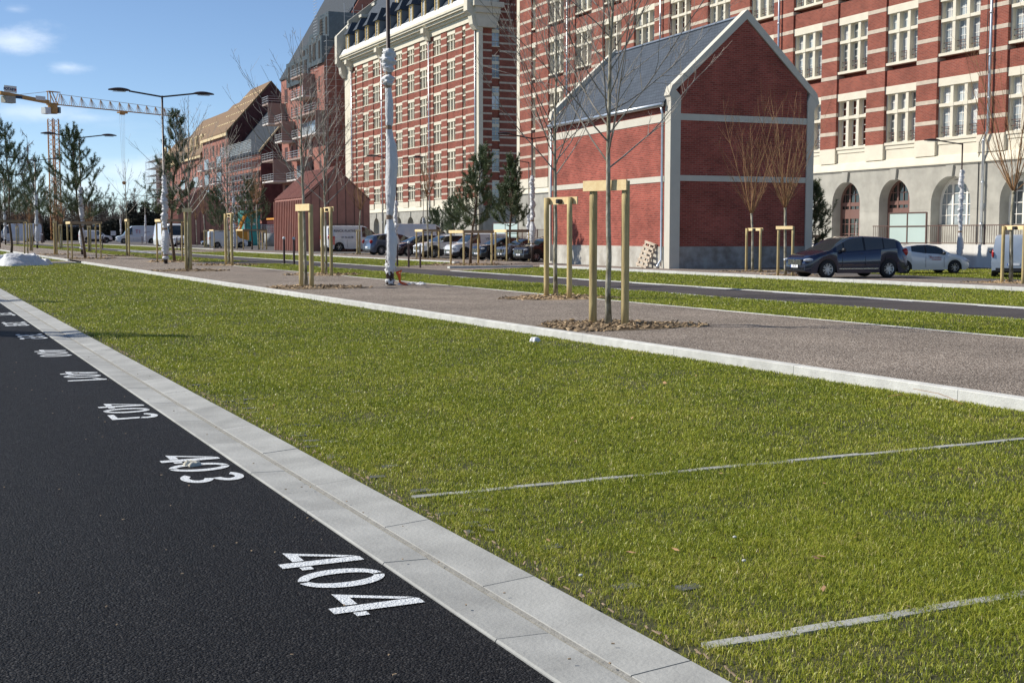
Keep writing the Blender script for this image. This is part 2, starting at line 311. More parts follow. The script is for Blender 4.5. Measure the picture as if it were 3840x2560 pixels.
# ================================================================== GROUND
def sheet(name, x0, x1, y0, y1, z, M_, poly=None):
    b = MB()
    if poly: b.add([(p[0], p[1], z) for p in poly], [tuple(range(len(poly)))])
    else: b.add([(x0, y0, z), (x1, y0, z), (x1, y1, z), (x0, y1, z)], [(0, 1, 2, 3)])
    return struct(name, b, M_)
SOIL = mat('soil_and_roots', (0.060, 0.060, 0.022), 0.95, col2=(0.032, 0.033, 0.014), vscale=5, bump=1.0, bscale=40, detail=9)
TURF = mat('far_turf', (0.115, 0.150, 0.030), 0.9, col2=(0.080, 0.112, 0.022), vscale=0.6, bump=1.0, bscale=25, detail=9)
sheet('terrain', -1500, 1500, -300, 2500, -0.06, TURF)
sheet('road', -14, 1.80, -6, 420, 0.0, ASPH)
sheet('lawn_soil', 2.27, 8.03, -4, 66.5, -0.002, SOIL); sheet('lawn_soil', 2.27, 8.03, 72.2, 130, -0.002, SOIL)
sheet('gravel_path', 8.12, 12.76, -4, 240, ZG, GRAV)
sheet('gravel_crossing', 2.27, 8.12, 66.5, 72.2, 0.012, GRAV)
sheet('ground', 12.76, 260, -60, 700, ZG - 0.03, mat('dusty_ground', (0.20, 0.17, 0.14), 0.95, var=0.2, vscale=0.3, bump=0.4))
sheet('lawn_soil', 12.82, 15.62, -4, 57.5, ZG - 0.004, SOIL); sheet('lawn_soil', 12.82, 15.62, 62.5, 190, ZG - 0.004, SOIL)
sheet('asphalt_ramp', 12.78, 15.62, 57.5, 62.5, ZG - 0.01, ASPH2)
sheet('cycle_path', 15.62, 18.10, -4, 260, ZG - 0.004, ASPH2)
P3R = [(18.3, -4), (23.45, -4), (23.45, 46.2), (18.3, 42.8)]; P3L = [(18.3, 49.5), (23.45, 55.5), (23.45, 101), (18.3, 97)]
P3F = [(18.3, 112), (25.5, 116), (25.5, 190), (18.3, 190)]
for q in (P3R, P3L, P3F): sheet('lawn_soil', 0, 0, 0, 0, ZG - 0.004, SOIL, poly=q)
sheet('gravel_crossing', 0, 0, 0, 0, ZG - 0.012, GRAV, poly=[(18.2, 40), (24, 44), (24, 58), (18.2, 51)])
sheet('gravel_crossing', 0, 0, 0, 0, ZG - 0.012, GRAV, poly=[(18.2, 96), (25, 100), (25, 117), (18.2, 113)])
SIDEW = pebble('brown_gravel', [(0.12, 0.098, 0.082), (0.21, 0.172, 0.146), (0.30, 0.255, 0.22)], 45, 0.008, big=0.2)
sheet('sidewalk', 23.6, 27.05, -20, 240, ZG + 0.012, SIDEW)
sheet('parking_ground', 27.05, 60, -20, 330, ZG + 0.004, mat('worn_asphalt', (0.085, 0.078, 0.075), 0.9, var=0.2, vscale=0.8, bump=0.3))
sheet('lawn_soil', 29.3, 37.0, 0, 38.3, ZG + 0.010, SOIL)
# kerbs: gutter slabs, mortar, kerb slabs; joints are real gaps
def slabs(x0, x1, y0, y1, step, gap, top0, top1, b, ph=0.0, low=-0.05):
    y = y0 + ph
    while y < y1:
        j = rnd.uniform(-0.0012, 0.0012); e = min(y + step - gap, y1); c = 0.006
        prof = [(x0, low), (x1, low), (x1, top1 + j - c), (x1 - c, top1 + j), (x0 + c, top0 + j), (x0, top0 + j - c)]
        b.prism(prof, 'y', y, e); y += step
b = MB(); slabs(1.80, 2.012, -3, 140, 1.14, 0.007, 0.012, 0.006, b, 0.05); struct('gutter', b, KERBC)
b = MB(); b.box(1.80, 2.30, -3, 140, -0.04, -0.001); b.box(2.012, 2.034, -3, 140, -0.03, 0.0085); struct('mortar_bed', b, MORTAR)
b = MB(); slabs(2.034, 2.268, -3, 140, 1.14, 0.007, 0.010, 0.026, b, 0.68); struct('kerb', b, KERBC)
b = MB(); slabs(8.02, 8.12, -3, 66.3, 2.2, 0.006, 0.100, 0.106, b, 0.0, -0.1); slabs(8.02, 8.12, 72.0, 160, 2.2, 0.006, 0.105, 0.112, b, 0, -0.1); struct('white_kerb', b, KERBW)
b = MB(); slabs(12.76, 12.82, -3, 57, 2.2, 0.006, 0.106, 0.106, b); slabs(18.10, 18.28, -3, 43, 2.2, 0.006, 0.108, 0.108, b); slabs(18.10, 18.28, 49, 97, 2.2, 0.006, 0.108, 0.108, b); slabs(18.10, 18.28, 97.5, 190, 2.2, 0.006, 0.104, 0.104, b)
slabs(15.56, 15.62, -3, 57, 2.2, 0.006, 0.102, 0.102, b); slabs(8.03, 8.10, 66.3, 72, 1.9, .01, .02, .02, b); b.box(2.3, 8.0, 66.45, 66.56, -0.05, 0.06); struct('edging', b, KERBW)
b = MB(); slabs(23.45, 23.72, -20, 46.3, 1.1, 0.012, 0.19, 0.19, b); slabs(23.45, 23.72, 55.2, 101, 1.1, 0.012, 0.16, 0.16, b); slabs(25.5, 25.75, 116, 190, 1.1, 0.012, 0.16, 0.16, b)
b.box(19.6, 23.3, 46.6, 46.85, 0.0, 0.17); struct('far_kerb', b, KERBW)
b = MB()
for i in range(9): b.box(15.66, 15.72, 14 + i * 3.1, 15.3 + i * 3.1, ZG - 0.003, ZG + 0.001); b.box(17.98, 18.04, 13 + i * 3.1, 14.4 + i * 3.1, ZG - 0.003, ZG + 0.001)
for i in range(5): b.box(16.5, 17.3, 96 + i * 3.6, 97.6 + i * 3.6, ZG - 0.003, ZG + 0.001)
struct('path_markings', b, PAINT)
# bay separators half grown over
b = MB()
for k in range(2):
    y = 3.52 + 2.75 * k; x = 2.42
    while x < 7.9:
        w = rnd.uniform(0.17, 0.25)
        if rnd.random() < 0.985: b.box(x, x + w - 0.012, y - 0.029, y + 0.029, -0.03, 0.009 + rnd.uniform(-0.003, 0.003))
        x += w
struct('bay_separators', b, KERBC)
b = MB()
for i in range(34):                                    # dark grid pavers showing near the kerb
    y = rnd.uniform(3.2, 12); x = 2.35 + abs(rnd.gauss(0, 0.16)); b.box(x, x + 0.10, y, y + 0.07, -0.03, 0.007)
struct('grid_pavers', b, mat('dark_paver', (0.075, 0.08, 0.085), 0.9, var=0.2, vscale=10))
# ------------------------------------------------------------------ grass: blades, thinner with distance
def grassmat():
    M_ = bpy.data.materials.new('grass_blade'); M_.use_nodes = True; t = M_.node_tree; n = t.nodes; l = t.links; p = n['Principled BSDF']
    at = n.new('ShaderNodeAttribute'); at.attribute_name = 'tint'; rr = n.new('ShaderNodeValToRGB'); e = rr.color_ramp.elements
    e[0].position = 0.0; e[0].color = (0.10, 0.148, 0.020, 1); e[1].position = 1.0; e[1].color = (0.60, 0.52, 0.27, 1)
    for q, c in ((0.40, (0.265, 0.315, 0.033, 1)), (0.76, (0.43, 0.435, 0.055, 1)), (0.88, (0.52, 0.46, 0.17, 1))): k = e.new(q); k.color = c
    l.new(at.outputs['Fac'], rr.inputs[0]); l.new(rr.outputs[0], p.inputs['Base Color']); p.inputs['Roughness'].default_value = 0.36
    p.inputs['Specular IOR Level'].default_value = 0.28
    tr = n.new('ShaderNodeBsdfTranslucent'); ms = n.new('ShaderNodeMixShader'); ms.inputs[0].default_value = 0.28
    l.new(rr.outputs[0], tr.inputs[0]); l.new(p.outputs[0], ms.inputs[1]); l.new(tr.outputs[0], ms.inputs[2]); l.new(ms.outputs[0], n['Material Output'].inputs[0])
    return M_
GRASSM = grassmat()
def vnoise(x, y, sc, seed):
    r = np.random.RandomState(seed); g = r.rand(257, 257); u = (x * sc) % 256; v = (y * sc) % 256; i = u.astype(int); j = v.astype(int); fx = u - i; fy = v - j
    fx = fx * fx * (3 - 2 * fx); fy = fy * fy * (3 - 2 * fy)
    return (g[i, j] * (1 - fx) + g[i + 1, j] * fx) * (1 - fy) + (g[i, j + 1] * (1 - fx) + g[i + 1, j + 1] * fx) * fy
def inpoly(x, y, poly):
    r = np.zeros(len(x), bool); n = len(poly)
    for i in range(n):
        x0, y0 = poly[i]; x1, y1 = poly[(i + 1) % n]
        if y0 == y1: continue
        c = ((y0 > y) != (y1 > y)) & (x < (x1 - x0) * (y - y0) / (y1 - y0) + x0); r ^= c
    return r
def grass(name, poly, z, label_seed, dens=1.0, seps=False, hmul=1.0):
    R = np.random.RandomState(label_seed); xs = []; ys = []; ds = []
    X0, X1 = min(p[0] for p in poly), max(p[0] for p in poly); Y0, Y1 = min(p[1] for p in poly), max(p[1] for p in poly)
    y = Y0
    while y < Y1:                                      # strips across; density follows 1/distance^2 down to a floor
        h = max(0.5, 0.12 * abs(y)); y2 = min(y + h, Y1); xx = X0
        while xx < X1:
            x2 = min(xx + max(1.0, 0.12 * abs(y)), X1); d = max(3.2, math.hypot((xx + x2) / 2, (y + y2) / 2))
            rho = dens * min(24000, 8.2e5 / d ** 2); rho = max(rho, 150 * dens); n = int(rho * (x2 - xx) * (y2 - y))
            xs.append(R.uniform(xx, x2, n)); ys.append(R.uniform(y, y2, n)); xx = x2
        y = y2
    x = np.concatenate(xs); y = np.concatenate(ys)
    fwd = x * FH.x + y * FH.y; lat = x * RT.x + y * RT.y
    keep = (fwd > 1.5) & (np.abs(lat) < fwd * 0.46 + 1.5) & inpoly(x, y, poly)
    clump = vnoise(x, y, 1.3, 1) * 0.36 + vnoise(x, y, 6.5, 2) * 0.30 + vnoise(x, y, 17, 3) * 0.34
    keep &= R.rand(len(x)) < np.clip(0.45 + 1.3 * (clump - 0.25), 0.25, 1)
    if seps:
        k = np.round((y - 3.52) / 2.75); dy = np.abs(y - 3.52 - 2.75 * k)
        band = np.where(k < 1.5, 0.030, 0.022) + 0.022 * vnoise(x, y * 0 + k, 3.0, 9); cov = vnoise(x, k * 7.3, 1.7, 8)
        keep &= ~((dy < band) & (cov > np.where(k < 1.5, 0.10, 0.60) + R.rand(len(x)) * 0.42) & (R.rand(len(x)) > np.where(k < 1.5, .16 + .5 * (vnoise(x, k * 3.1, 4.0, 18) > .62), 0)))
        keep &= ~((x < 2.36 + 0.10 * vnoise(x * 0, y, 3, 11)) & (R.rand(len(x)) < 0.55))
    x = x[keep]; y = y[keep]; clump = clump[keep]; n = len(x); d = np.sqrt(x * x + y * y)
    lod = np.clip(d / 5.6, 1, 11)
    h = (0.014 + 0.016 * R.rand(n) ** 1.6) * (0.42 + 1.25 * clump) * hmul * (1 + 0.04 * (lod - 1)); w = (0.0010 + 0.0008 * R.rand(n)) * lod ** 0.90
    a = R.uniform(0, 2 * PI, n); ca, sa = np.cos(a), np.sin(a); be = R.uniform(0.15, 1.55, n) * h; la = R.uniform(0, 2 * PI, n); cl, sl = np.cos(la), np.sin(la)
    co = np.empty((n, 5, 3))
    co[:, 0] = np.stack([x - ca * w, y - sa * w, np.full(n, z - 0.004)], 1); co[:, 1] = np.stack([x + ca * w, y + sa * w, np.full(n, z - 0.004)], 1)
    mx_ = x + cl * be * 0.35; my = y + sl * be * 0.35
    co[:, 2] = np.stack([mx_ + ca * w * .8, my + sa * w * .8, z + h * 0.6], 1); co[:, 3] = np.stack([mx_ - ca * w * .8, my - sa * w * .8, z + h * 0.6], 1)
    co[:, 4] = np.stack([x + cl * be, y + sl * be, z + h * (1.02 - 0.24 * (be / h) ** 2)], 1)
    me = bpy.data.meshes.new(name); me.vertices.add(n * 5); me.vertices.foreach_set('co', co.astype(np.float32).ravel())
    base = (np.arange(n) * 5)[:, None]; lp = np.concatenate([base + np.array([[0, 1, 2, 3]]), base + np.array([[3, 2, 4]])], 1).ravel()
    me.loops.add(n * 7); me.loops.foreach_set('vertex_index', lp.astype(np.int32)); me.polygons.add(n * 2)
    st = np.empty(n * 2, np.int32); st[0::2] = np.arange(n) * 7; st[1::2] = np.arange(n) * 7 + 4; tt = np.empty(n * 2, np.int32); tt[0::2] = 4; tt[1::2] = 3
    me.polygons.foreach_set('loop_start', st); me.polygons.foreach_set('loop_total', tt)
    me.update(calc_edges=True)
    dry = vnoise(x, y, 0.7, 5) * 0.5 + vnoise(x, y, 3.1, 6) * 0.5
    edge = np.clip(1 - (x - 2.27) / 0.7, 0, 1) * (1.0 if seps else 0.0)
    tint = np.clip(R.rand(n) ** 1.1 * 0.60 + 0.34 * dry + 0.10 * edge, 0, 0.86); pt = np.clip((vnoise(x, y, 1.9, 15) - .80) * 7, 0, 1) * .13; tint = np.clip(tint + pt, 0, .9); stray = R.rand(n); tint = np.where(stray < 0.035, 0.86 + 0.14 * R.rand(n), tint)
    at = me.attributes.new('tint', 'FLOAT', 'POINT'); at.data.foreach_set('value', np.repeat(tint, 5).astype(np.float32))
    me.materials.append(GRASSM); o = link(name, me); o['kind'] = 'stuff'; return o, n
gl = [('short sunlit grass of the parking bays beside the kerb', [(2.29, 0), (8.0, 0), (8.0, 66.4), (2.29, 66.4)], 0.0, True, 1.0),
      ('grass of the second lawn past the gravel crossing', [(2.29, 72.3), (8.0, 72.3), (8.0, 130), (2.29, 130)], 0.0, False, 1.0),
      ('grass strip between gravel path and cycle path', [(12.83, 8), (15.60, 8), (15.60, 57.4), (12.83, 57.4)], ZG, False, 1.1),
      ('grass strip along the cycle path past the asphalt ramp', [(12.83, 62.6), (15.60, 62.6), (15.60, 190), (12.83, 190)], ZG, False, 1.1),
      ('grass strip between cycle path and sidewalk', P3R, ZG, False, 1.0), ('grass strip before the cladded annex', P3L, ZG, False, 1.0),
      ('far grass strip before the vans', P3F, ZG, False, 1.0), ('grass under the white hatchback', [(29.3, 14), (37, 14), (37, 38.3), (29.3, 38.3)], ZG + 0.012, False, 0.9)]
for i, (lb, po, z, sp, dn) in enumerate(gl):
    o, n = grass('grass', po, z, 20 + i, dn, sp); tag(o, lb, 'grass'); print('blades', lb, n)
# ------------------------------------------------------------------ painted bay numbers (top of each digit points to the kerb)
DIG = {'4': [[(.33, 0), (.48, 0), (.48, 1.0), (.36, 1.0), (.33, .97)], [(.505, .19), (.60, .19), (.60, .33), (.505, .33)], [(-.03, .19), (.30, .19), (.30, .33), (.115, .33)], [(-.03, .19), (.115, .33), (.31, .80), (.31, .965)]],
       '1': [[(.22, 0), (.38, 0), (.38, 1), (.22, 1)], [(.195, .95), (.02, .80), (.02, .66), (.195, .80)]]}
def arcband(cx, cy, rx, ry, a0, a1, t, n=14, ty=None):
    ty = ty or t; o = []; i_ = []
    for k in range(n + 1):
        a = rad(a0 + (a1 - a0) * k / n); o.append((cx + rx * math.cos(a), cy + ry * math.sin(a))); i_.append((cx + (rx - t) * math.cos(a), cy + (ry - ty) * math.sin(a)))
    return [[o[k], o[k + 1], i_[k + 1], i_[k]] for k in range(n)]
DIG['0'] = arcband(.25, .5, .28, .5, -84, 84, .14, ty=.12) + arcband(.25, .5, .28, .5, 96, 264, .14, ty=.12)
DIG['2'] = arcband(.25, .72, .28, .28, -30, 170, .14) + [[(-.03, 0), (.53, 0), (.53, .14), (-.03, .14)], [(.36, .60), (.50, .56), (.53, .14), (.38, .14)]]
DIG['3'] = arcband(.25, .745, .27, .255, -80, 150, .14) + arcband(.25, .255, .28, .255, -150, 80, .14)
DIG['9'] = arcband(.25, .70, .28, .30, 0, 360, .14, 20) + [[(-.03, .70), (.11, .70), (.11, .2), (-.03, .2)]] + arcband(.25, .22, .28, .22, 180, 330, .14)
DIG['8'] = arcband(.25, .745, .26, .255, 0, 360, .13, 20) + arcband(.25, .26, .28, .26, 0, 360, .13, 20)
DIG['7'] = [[(-.03, .86), (.53, .86), (.53, 1), (-.03, 1)], [(-.03, .86), (.11, .86), (.42, 0), (.27, 0)]]
DIG['6'] = arcband(.25, .28, .28, .28, 0, 360, .14, 20) + arcband(.25, .72, .28, .28, 10, 180, .14) + [[(.39, .72), (.53, .72), (.53, .28), (.39, .28)]]
def number(num, yc):
    b = MB()
    for i, ch in enumerate(num):
        y0 = yc + (1 - i) * 0.355
        for poly in DIG[ch]:                           # digit right side = -Y, digit up = +X; u runs from right edge to left edge here
            q = [(1.395 + v * 0.36, y0 - 0.125 + (0.5 - u) * 0.50, ) for u, v in poly]
            b.add([(p[0], p[1], 0.0045) for p in q], [tuple(range(len(q)))])
    o = b.build('bay_number', PAINT); tag(o, None, 'painted number'); return o
for i, (s_, l_) in enumerate([('404', 'white number 404 painted on the asphalt, nearest to the viewer'), ('403', 'white number 403 painted on the asphalt beside the crumpled rag'), ('402', 'white painted 402, third from the viewer, between 403 and 401'),
        ('401', 'white painted 401 beyond 402, ending in a thin straight 1'), ('400', 'white painted 400 with two zeros, halfway up the gutter'), ('399', 'small white number 399 painted on the far asphalt'), ('398', 'tiny white number 398 far along the asphalt'), ('397', 'barely visible white number 397 at the left edge of the photo')]):
    tag(number(s_, 4.90 + 2.76 * i), l_, None, 'numbers painted along the gutter')
# ================================================================== BUILDINGS
def axis_z(u): return math.atan2(u.y, u.x)
WCACHE = {}
def n_lights(w): return 3 if w > 1.5 else 1
CURT = mat('pale_curtain', (0.42, 0.44, 0.45), .6, var=.12, vscale=3, stretch=(8, 8, .6), rnd=.25)
def window_parts(wall, s0, s1, z0, z1, kind, label=None):
    """stone window of three lights; s0<s1 along the wall, z0 sill underside, z1 lintel top; wall face at y=0, outward +y"""
    w = round(s1 - s0, 2); h = round(z1 - z0, 2); key = (w, h, kind)
    if key not in WCACHE:
        st, fr, gl_, gd = MB(), MB(), MB(), MB(); m_ = 0.19 if kind == 'B1' else 0.24
        st.box(0, w, -0.45, -0.04, 0, 0.13); st.box(0, w, -0.45, -0.07, h - 0.38, h)
        n = 3 if w > 1.5 else 1; lw = (w - (n - 1) * m_ - 0.16) / n; ho = h - 0.51; tz = 0.13 + ho * 0.60; th = 0.15
        if n == 3:
            for i in (1, 2): x = 0.08 + i * lw + (i - 1) * m_; st.box(x, x + m_, -0.42, -0.12, 0.13, h - 0.38)
        st.box(0, 0.08, -0.42, -0.16, 0.13, h - 0.38); st.box(w - 0.08, w, -0.42, -0.16, 0.13, h - 0.38)
        for i in range(n): x = 0.08 + i * (lw + m_); st.box(x, x + lw, -0.42, -0.10 if kind == 'B1' else -0.06, tz, tz + th)
        if n == 3:
            for i in (1, 2): x = 0.08 + i * lw + (i - 1) * m_; st.box(x - 0.05, x + m_ + 0.05, -0.119, -0.085, tz - 0.02, tz + th + 0.02)
        for i in range(n):
            x = 0.08 + i * (lw + m_); X = x + lw; y0, y1 = -0.40, -0.36
            for a, c, nr in ((0.13, tz, 4), (tz + th, h - 0.38, 2)):
                fr.box(x, x + .055, y0, y1, a, c); fr.box(X - .055, X, y0, y1, a, c); fr.box(x + .055, X - .055, y0, y1, a, a + .07); fr.box(x + .055, X - .055, y0, y1, c - .055, c)
                fr.box((x + X) / 2 - .018, (x + X) / 2 + .018, y0, y1 - .004, a + .07, c - .055)
                for k in range(1, nr): zz = a + (c - a) * k / nr; fr.box(x + .055, X - .055, y0 + .003, y1 - .007, zz - .015, zz + .015)
                gl_.box(x, X, -0.43, -0.385, a, c)
            for zz in (0.36, 0.62): gd.box(x + .003, X - .003, -0.30, -0.27, zz, zz + .03)
            gd.box(x + lw * .33, x + lw * .33 + .02, -0.295, -0.275, .2, .62); gd.box(x + lw * .66, x + lw * .66 + .02, -0.295, -0.275, .2, .62)
        WCACHE[key] = (st.mesh('window', CREAM), fr.mesh('casement', FRAME), gl_.mesh('glass', GLASS), gd.mesh('guard_bars', RAILM))
    a, b_, c, g_ = WCACHE[key]
    if n_lights(w) == 3 and rnd.random() < .55:
        kk = (key, rnd.randrange(4))
        if kk not in WCACHE:
            cu = MB(); m_ = 0.19 if kind == 'B1' else 0.24; lw = (w - 2 * m_ - 0.16) / 3; ho = h - 0.51; tz = 0.13 + ho * 0.60; R4 = random.Random(kk[1] * 7 + 3)
            for i in range(3):
                x = 0.08 + i * (lw + m_)
                if R4.random() < .75: z_ = R4.choice((.13, .13, tz * .45, tz * .7)); cu.box(x + .02, x + lw * R4.choice((.5, .98, .98)), -.3849, -.380, z_, tz - .01)
                if R4.random() < .5: cu.box(x + .02, x + lw - .02, -.3849, -.380, tz + .16, h - .39)
            WCACHE[kk] = cu.mesh('curtain', CURT)
        cm = WCACHE[kk]
    else: cm = None
    o = link('window', a, wall, (s0, 0, z0)); link('casement', b_, o)
    if cm is not None and len(cm.polygons): link('curtain', cm, o); link('glass', c, o); link('guard_bars', g_, o)
    return o
def stripes_col(b, s0, s1, y0, y1, z0, z1, st, sh=0.19, proud=0.012):
    z = z0
    for q in st:
        if q <= z0 + 0.02 or q + sh >= z1: continue
        b.box(s0, s1, y0, y1, z, q, 0); b.box(s0 - (0), s1, y0, y1 + proud, q, q + sh, 1); z = q + sh
    b.box(s0, s1, y0, y1, z, z1, 0)
def arch_wall(b, s0, s1, z0, zt, arches, y0, y1):
    """stone wall face between s0 and s1 with round arches [(centre, radius, spring)] as real openings"""
    x = s0
    for c, r, sp in sorted(arches):
        b.box(x, c - r, y0, y1, z0, zt); n = 18
        P = [(c - r * math.cos(PI * k / n), sp + r * math.sin(PI * k / n)) for k in range(n + 1)]
        for k in range(n):
            (xa, za), (xb, zb) = P[k], P[k + 1]
            v = [(xa, y0, za), (xb, y0, zb), (xb, y0, zt), (xa, y0, zt), (xa, y1, za), (xb, y1, zb), (xb, y1, zt), (xa, y1, zt)]
            b.add(v, [(4, 5, 6, 7)[::-1], (0, 1, 5, 4), (3, 7, 6, 2), (0, 3, 2, 1)])
        x = c + r
    b.box(x, s1, y0, y1, z0, zt)
def arch_window(root, c, r, sp, z0, y, door, M_):
    fr, gl_ = MB(), MB(); t = 0.09
    def top(x): return sp + math.sqrt(max(0, (r - .02) ** 2 - (x - c) ** 2))
    n = 20
    for k in range(n):
        a0, a1 = PI * k / n, PI * (k + 1) / n
        fr.beam((c - (r - .05) * math.cos(a0), y, sp + (r - .05) * math.sin(a0)), (c - (r - .05) * math.cos(a1), y, sp + (r - .05) * math.sin(a1)), 0.10, 0.10)
    fr.box(c - r, c - r + t, y - .05, y + .05, z0, sp); fr.box(c + r - t, c + r, y - .05, y + .05, z0, sp)
    for x in (-.36, .36): fr.box(c + x * r - .055, c + x * r + .055, y - .022, y + .028, z0, top(c + x * r + .07))
    for x in (-.68, 0, .68): fr.box(c + x * r - .016, c + x * r + .016, y - .012, y + .012, z0, top(c + abs(x) * r))
    zz = z0 + .45
    while zz < sp + r - .2:
        hw = r if zz < sp else math.sqrt(max(0, r * r - (zz - sp) ** 2)); th = .10 if abs(zz - (z0 + .45 + 3 * .52)) < .1 else .02
        fr.box(c - hw + .03, c + hw - .03, y - .016, y + .016, zz - th, zz + th); zz += .52
    gl_.prism([(c - r * math.cos(PI * k / n), sp + r * math.sin(PI * k / n)) for k in range(n + 1)] + [(c + r, z0), (c - r, z0)], 'y', y - .06, y - .024)
    if door:
        fr.box(c - r + t, c + r - t, y - .023, y + .024, z0 + 1.25, z0 + 1.75); fr.box(c - r + t, c - r * .36, y - .0235, y + .022, z0, z0 + .3)
        d = link('door', fr.mesh('door', M_), root); link('glass', gl_.mesh('glass', DGLASS), d)
        h = MB(); h.tube([(c - .25, y + .10, z0 + .35), (c - .25, y + .10, z0 + 1.1)], .02, 6); h.build('handle', WHITEW, d)
    else:
        d = link('arched_window', fr.mesh('arched_window', M_), root); link('glass', gl_.mesh('glass', GLASS), d)
# ---- the near factory
UB1 = udir(-190); PB1 = onX(3330, 45.0)
B1 = thing('factory_building', 'large red brick factory with cream bands behind the gabled brick house', 'building', (PB1.x, PB1.y, 0), axis_z(UB1))
bays1 = [(37.27, 40.05), (32.66, 35.42), (28.13, 30.86), (23.6, 26.38), (19.0, 21.65), (14.57, 17.06), (10.1, 12.52), (5.65, 8.25), (1.92, 4.34), (-1.78, .53), (-5.9, -3.2), (-10.3, -7.6), (-14.3, -11.8)]
bays1 = sorted(bays1); TOP1 = 22.4; st1 = [6.69 + .985 * k for k in range(16)]
w = MB(); prev = -18
narrow = (42.4, 43.25)
for (a, c) in bays1 + [narrow, (45.45, 45.45)]:
    stripes_col(w, prev, a, -.5, 0, 5.99, TOP1, st1)
    if a != c:
        zz = 8.85
        for k in range(4):
            zt_ = zz + .79 if k < 3 else TOP1
            w.box(a, c, -.5, -.10, zz, zt_, 0); zz += 3.97
    prev = c
w.box(-18, 45.9, -18, -.5, 4.76, TOP1, 0); w.box(-18, 45.9, -18, -.70, 0.0, 4.76, 0)               # the mass behind the front
w.box(45.45, 46.0, -.5, .03, 0.1, TOP1, 2)
w.box(45.9, 46.0, -18, -.5, 0.1, TOP1, 2)
wall = w.build('brick_wall', [BRICK, STRIPE, CREAM], B1)
for (a, c) in bays1 + [narrow]:
    for k in range(4): window_parts(wall, a, c, 5.91 + 3.97 * k, 8.85 + 3.97 * k, 'B1')
p = MB(); p.prism([(-.4, 4.76), (.14, 4.76), (.14, 4.82), (.04, 5.14), (-.12, 5.2), (-.4, 5.2)], 'x', -18, 46.0)
p.box(-18, 45.4, -.4, -.13, 5.2, 5.91)
prev = -18
for (a, c) in bays1 + [(45.45, 45.45)]:
    p.prism([(-.4, 5.2), (.03, 5.2), (.03, 5.99), (-.4, 5.99)], 'x', prev, a)
    if a != c: p.box(a, c, -.44, -.09, 5.72, 5.912)
    prev = c
p.build('stone_plinth', CREAM, B1)
p = MB(); A1 = []
for i, (a, c) in enumerate(bays1):
    cc = (a + c) / 2 + .18; r = 1.13 if (cc > -2) else 1.3
    A1.append((cc, r, 4.2 - r))
arch_wall(p, -18, 46.0, 0.1, 4.70, A1, -.66, .05)
p.box(-18, 46.0, -.66, .09, 4.70, 4.757)
for c, r, sp in A1: p.prism([(c - .16, 4.16), (c + .16, 4.16), (c + .24, 4.70), (c - .24, 4.70)], 'y', .05, .16)
x = -18
for c, r, sp in A1 + [(46, 0, 0)]: p.box(x, c - r, .05, .058, 2.62, 2.66); x = c + r
p.build('stone_arcade', GREY, B1)
for i, (c, r, sp) in enumerate(A1):
    dr = abs(c - 3.31) < .4 or abs(c + .45) < .4
    arch_window(B1, c, r, sp, 1.02 if dr else 1.9, -.56, dr, BROWNP if dr else FRAME)
for c, r, sp in A1:
    if not (abs(c - 3.31) < .4 or abs(c + .45) < .4): p = MB(); p.box(c - r, c + r, -.62, -.42, 0.1, 1.9); p.build('arch_base_wall', GREY, B1)
def downpipe(root, s, z0, z1, y=.16, r=.065, jog=False):
    q = MB(); pts = [(s, y, z0), (s, y, z1)]
    if jog: pts = [(s + .22, y + .02, z0), (s + .22, y + .02, 5.75), (s, y, 6.15), (s, y, z1)]
    q.tube(pts, r, 8)
    z = z0 + 1
    while z < z1: q.lathe([(r, -.05), (r + .02, -.05), (r + .02, .05), (r, .05)], 8, (s + (.22 if jog and z < 5.75 else 0), y + (.02 if jog and z < 5.75 else 0), z)); z += 1.9
    return q.build('downpipe', GALV, root, True)
for s in (-6.75, 9.39, 22.55, 36.4): downpipe(B1, s, .9, TOP1, jog=(s < 0))
p = MB(); p.tube([(-6.15, .08, .9), (-6.15, .08, 5.6), (-6.45, .08, 6.1), (-6.4, .05, TOP1)], .02, 5); p.build('earth_cable', BLACKP, B1)
p = MB(); p.box(-18.2, 46.2, -.7, .45, TOP1 - .1, TOP1 + .4); p.box(-18.2, 46.2, -.7, .75, TOP1 + .4, TOP1 + .8); p.build('cornice', CREAM, B1)
p = MB(); p.prism([(.6, TOP1 + .8), (-3.5, TOP1 + 7), (-14, TOP1 + 7), (-18, TOP1 + .8)], 'x', -18, 46); p.build('roof', SLATE, B1)
p = MB(); p.prism([(0, 20.9), (.25, 20.95), (.55, 21.3), (.62, 22), (1.0, 22.6), (0, 22.6)], 'x', 45.5, 46.05); p.build('corbel', CREAM, B1)
p = MB(); p.box(-6.6, -6.4, .05, .16, 2.6, 2.85); p.build('wall_lamp', GALV, B1)
# ---- retaining wall, railing, frosted screens
WP = G(3600, 1001); LW = lambda s, y, z: (s, y, z)
RW = thing('retaining_wall', 'long white concrete retaining wall under the brown railing', 'wall', (WP.x, WP.y, 0), axis_z(UB1))
p = MB(); p.box(-30, 46, -.25, 0, 0, 1.02); p.box(-30, 46, -6.2, -.25, .3, .96); p.build('wall_face', WHITEW, RW)
RL = thing('railing', 'brown metal bar railing standing on the white retaining wall', 'railing', (WP.x, WP.y, 1.02), axis_z(UB1))
s_end = G(3325, 1001); SPANS = ((-22.0, 5.6), (18.0, 46.0)); p = MB()
for a, c in SPANS: p.box(a, c, -.14, -.10, .76, .80); p.box(a, c, -.14, -.10, .04, .07)
p.build('rail', RAILM, RL); p = MB()
for a, c in SPANS:
    s = a + .05
    while s < c: p.box(s, s + .014, -.128, -.112, .07, .76); s += .125
p.build('bars', RAILM, RL); p = MB()
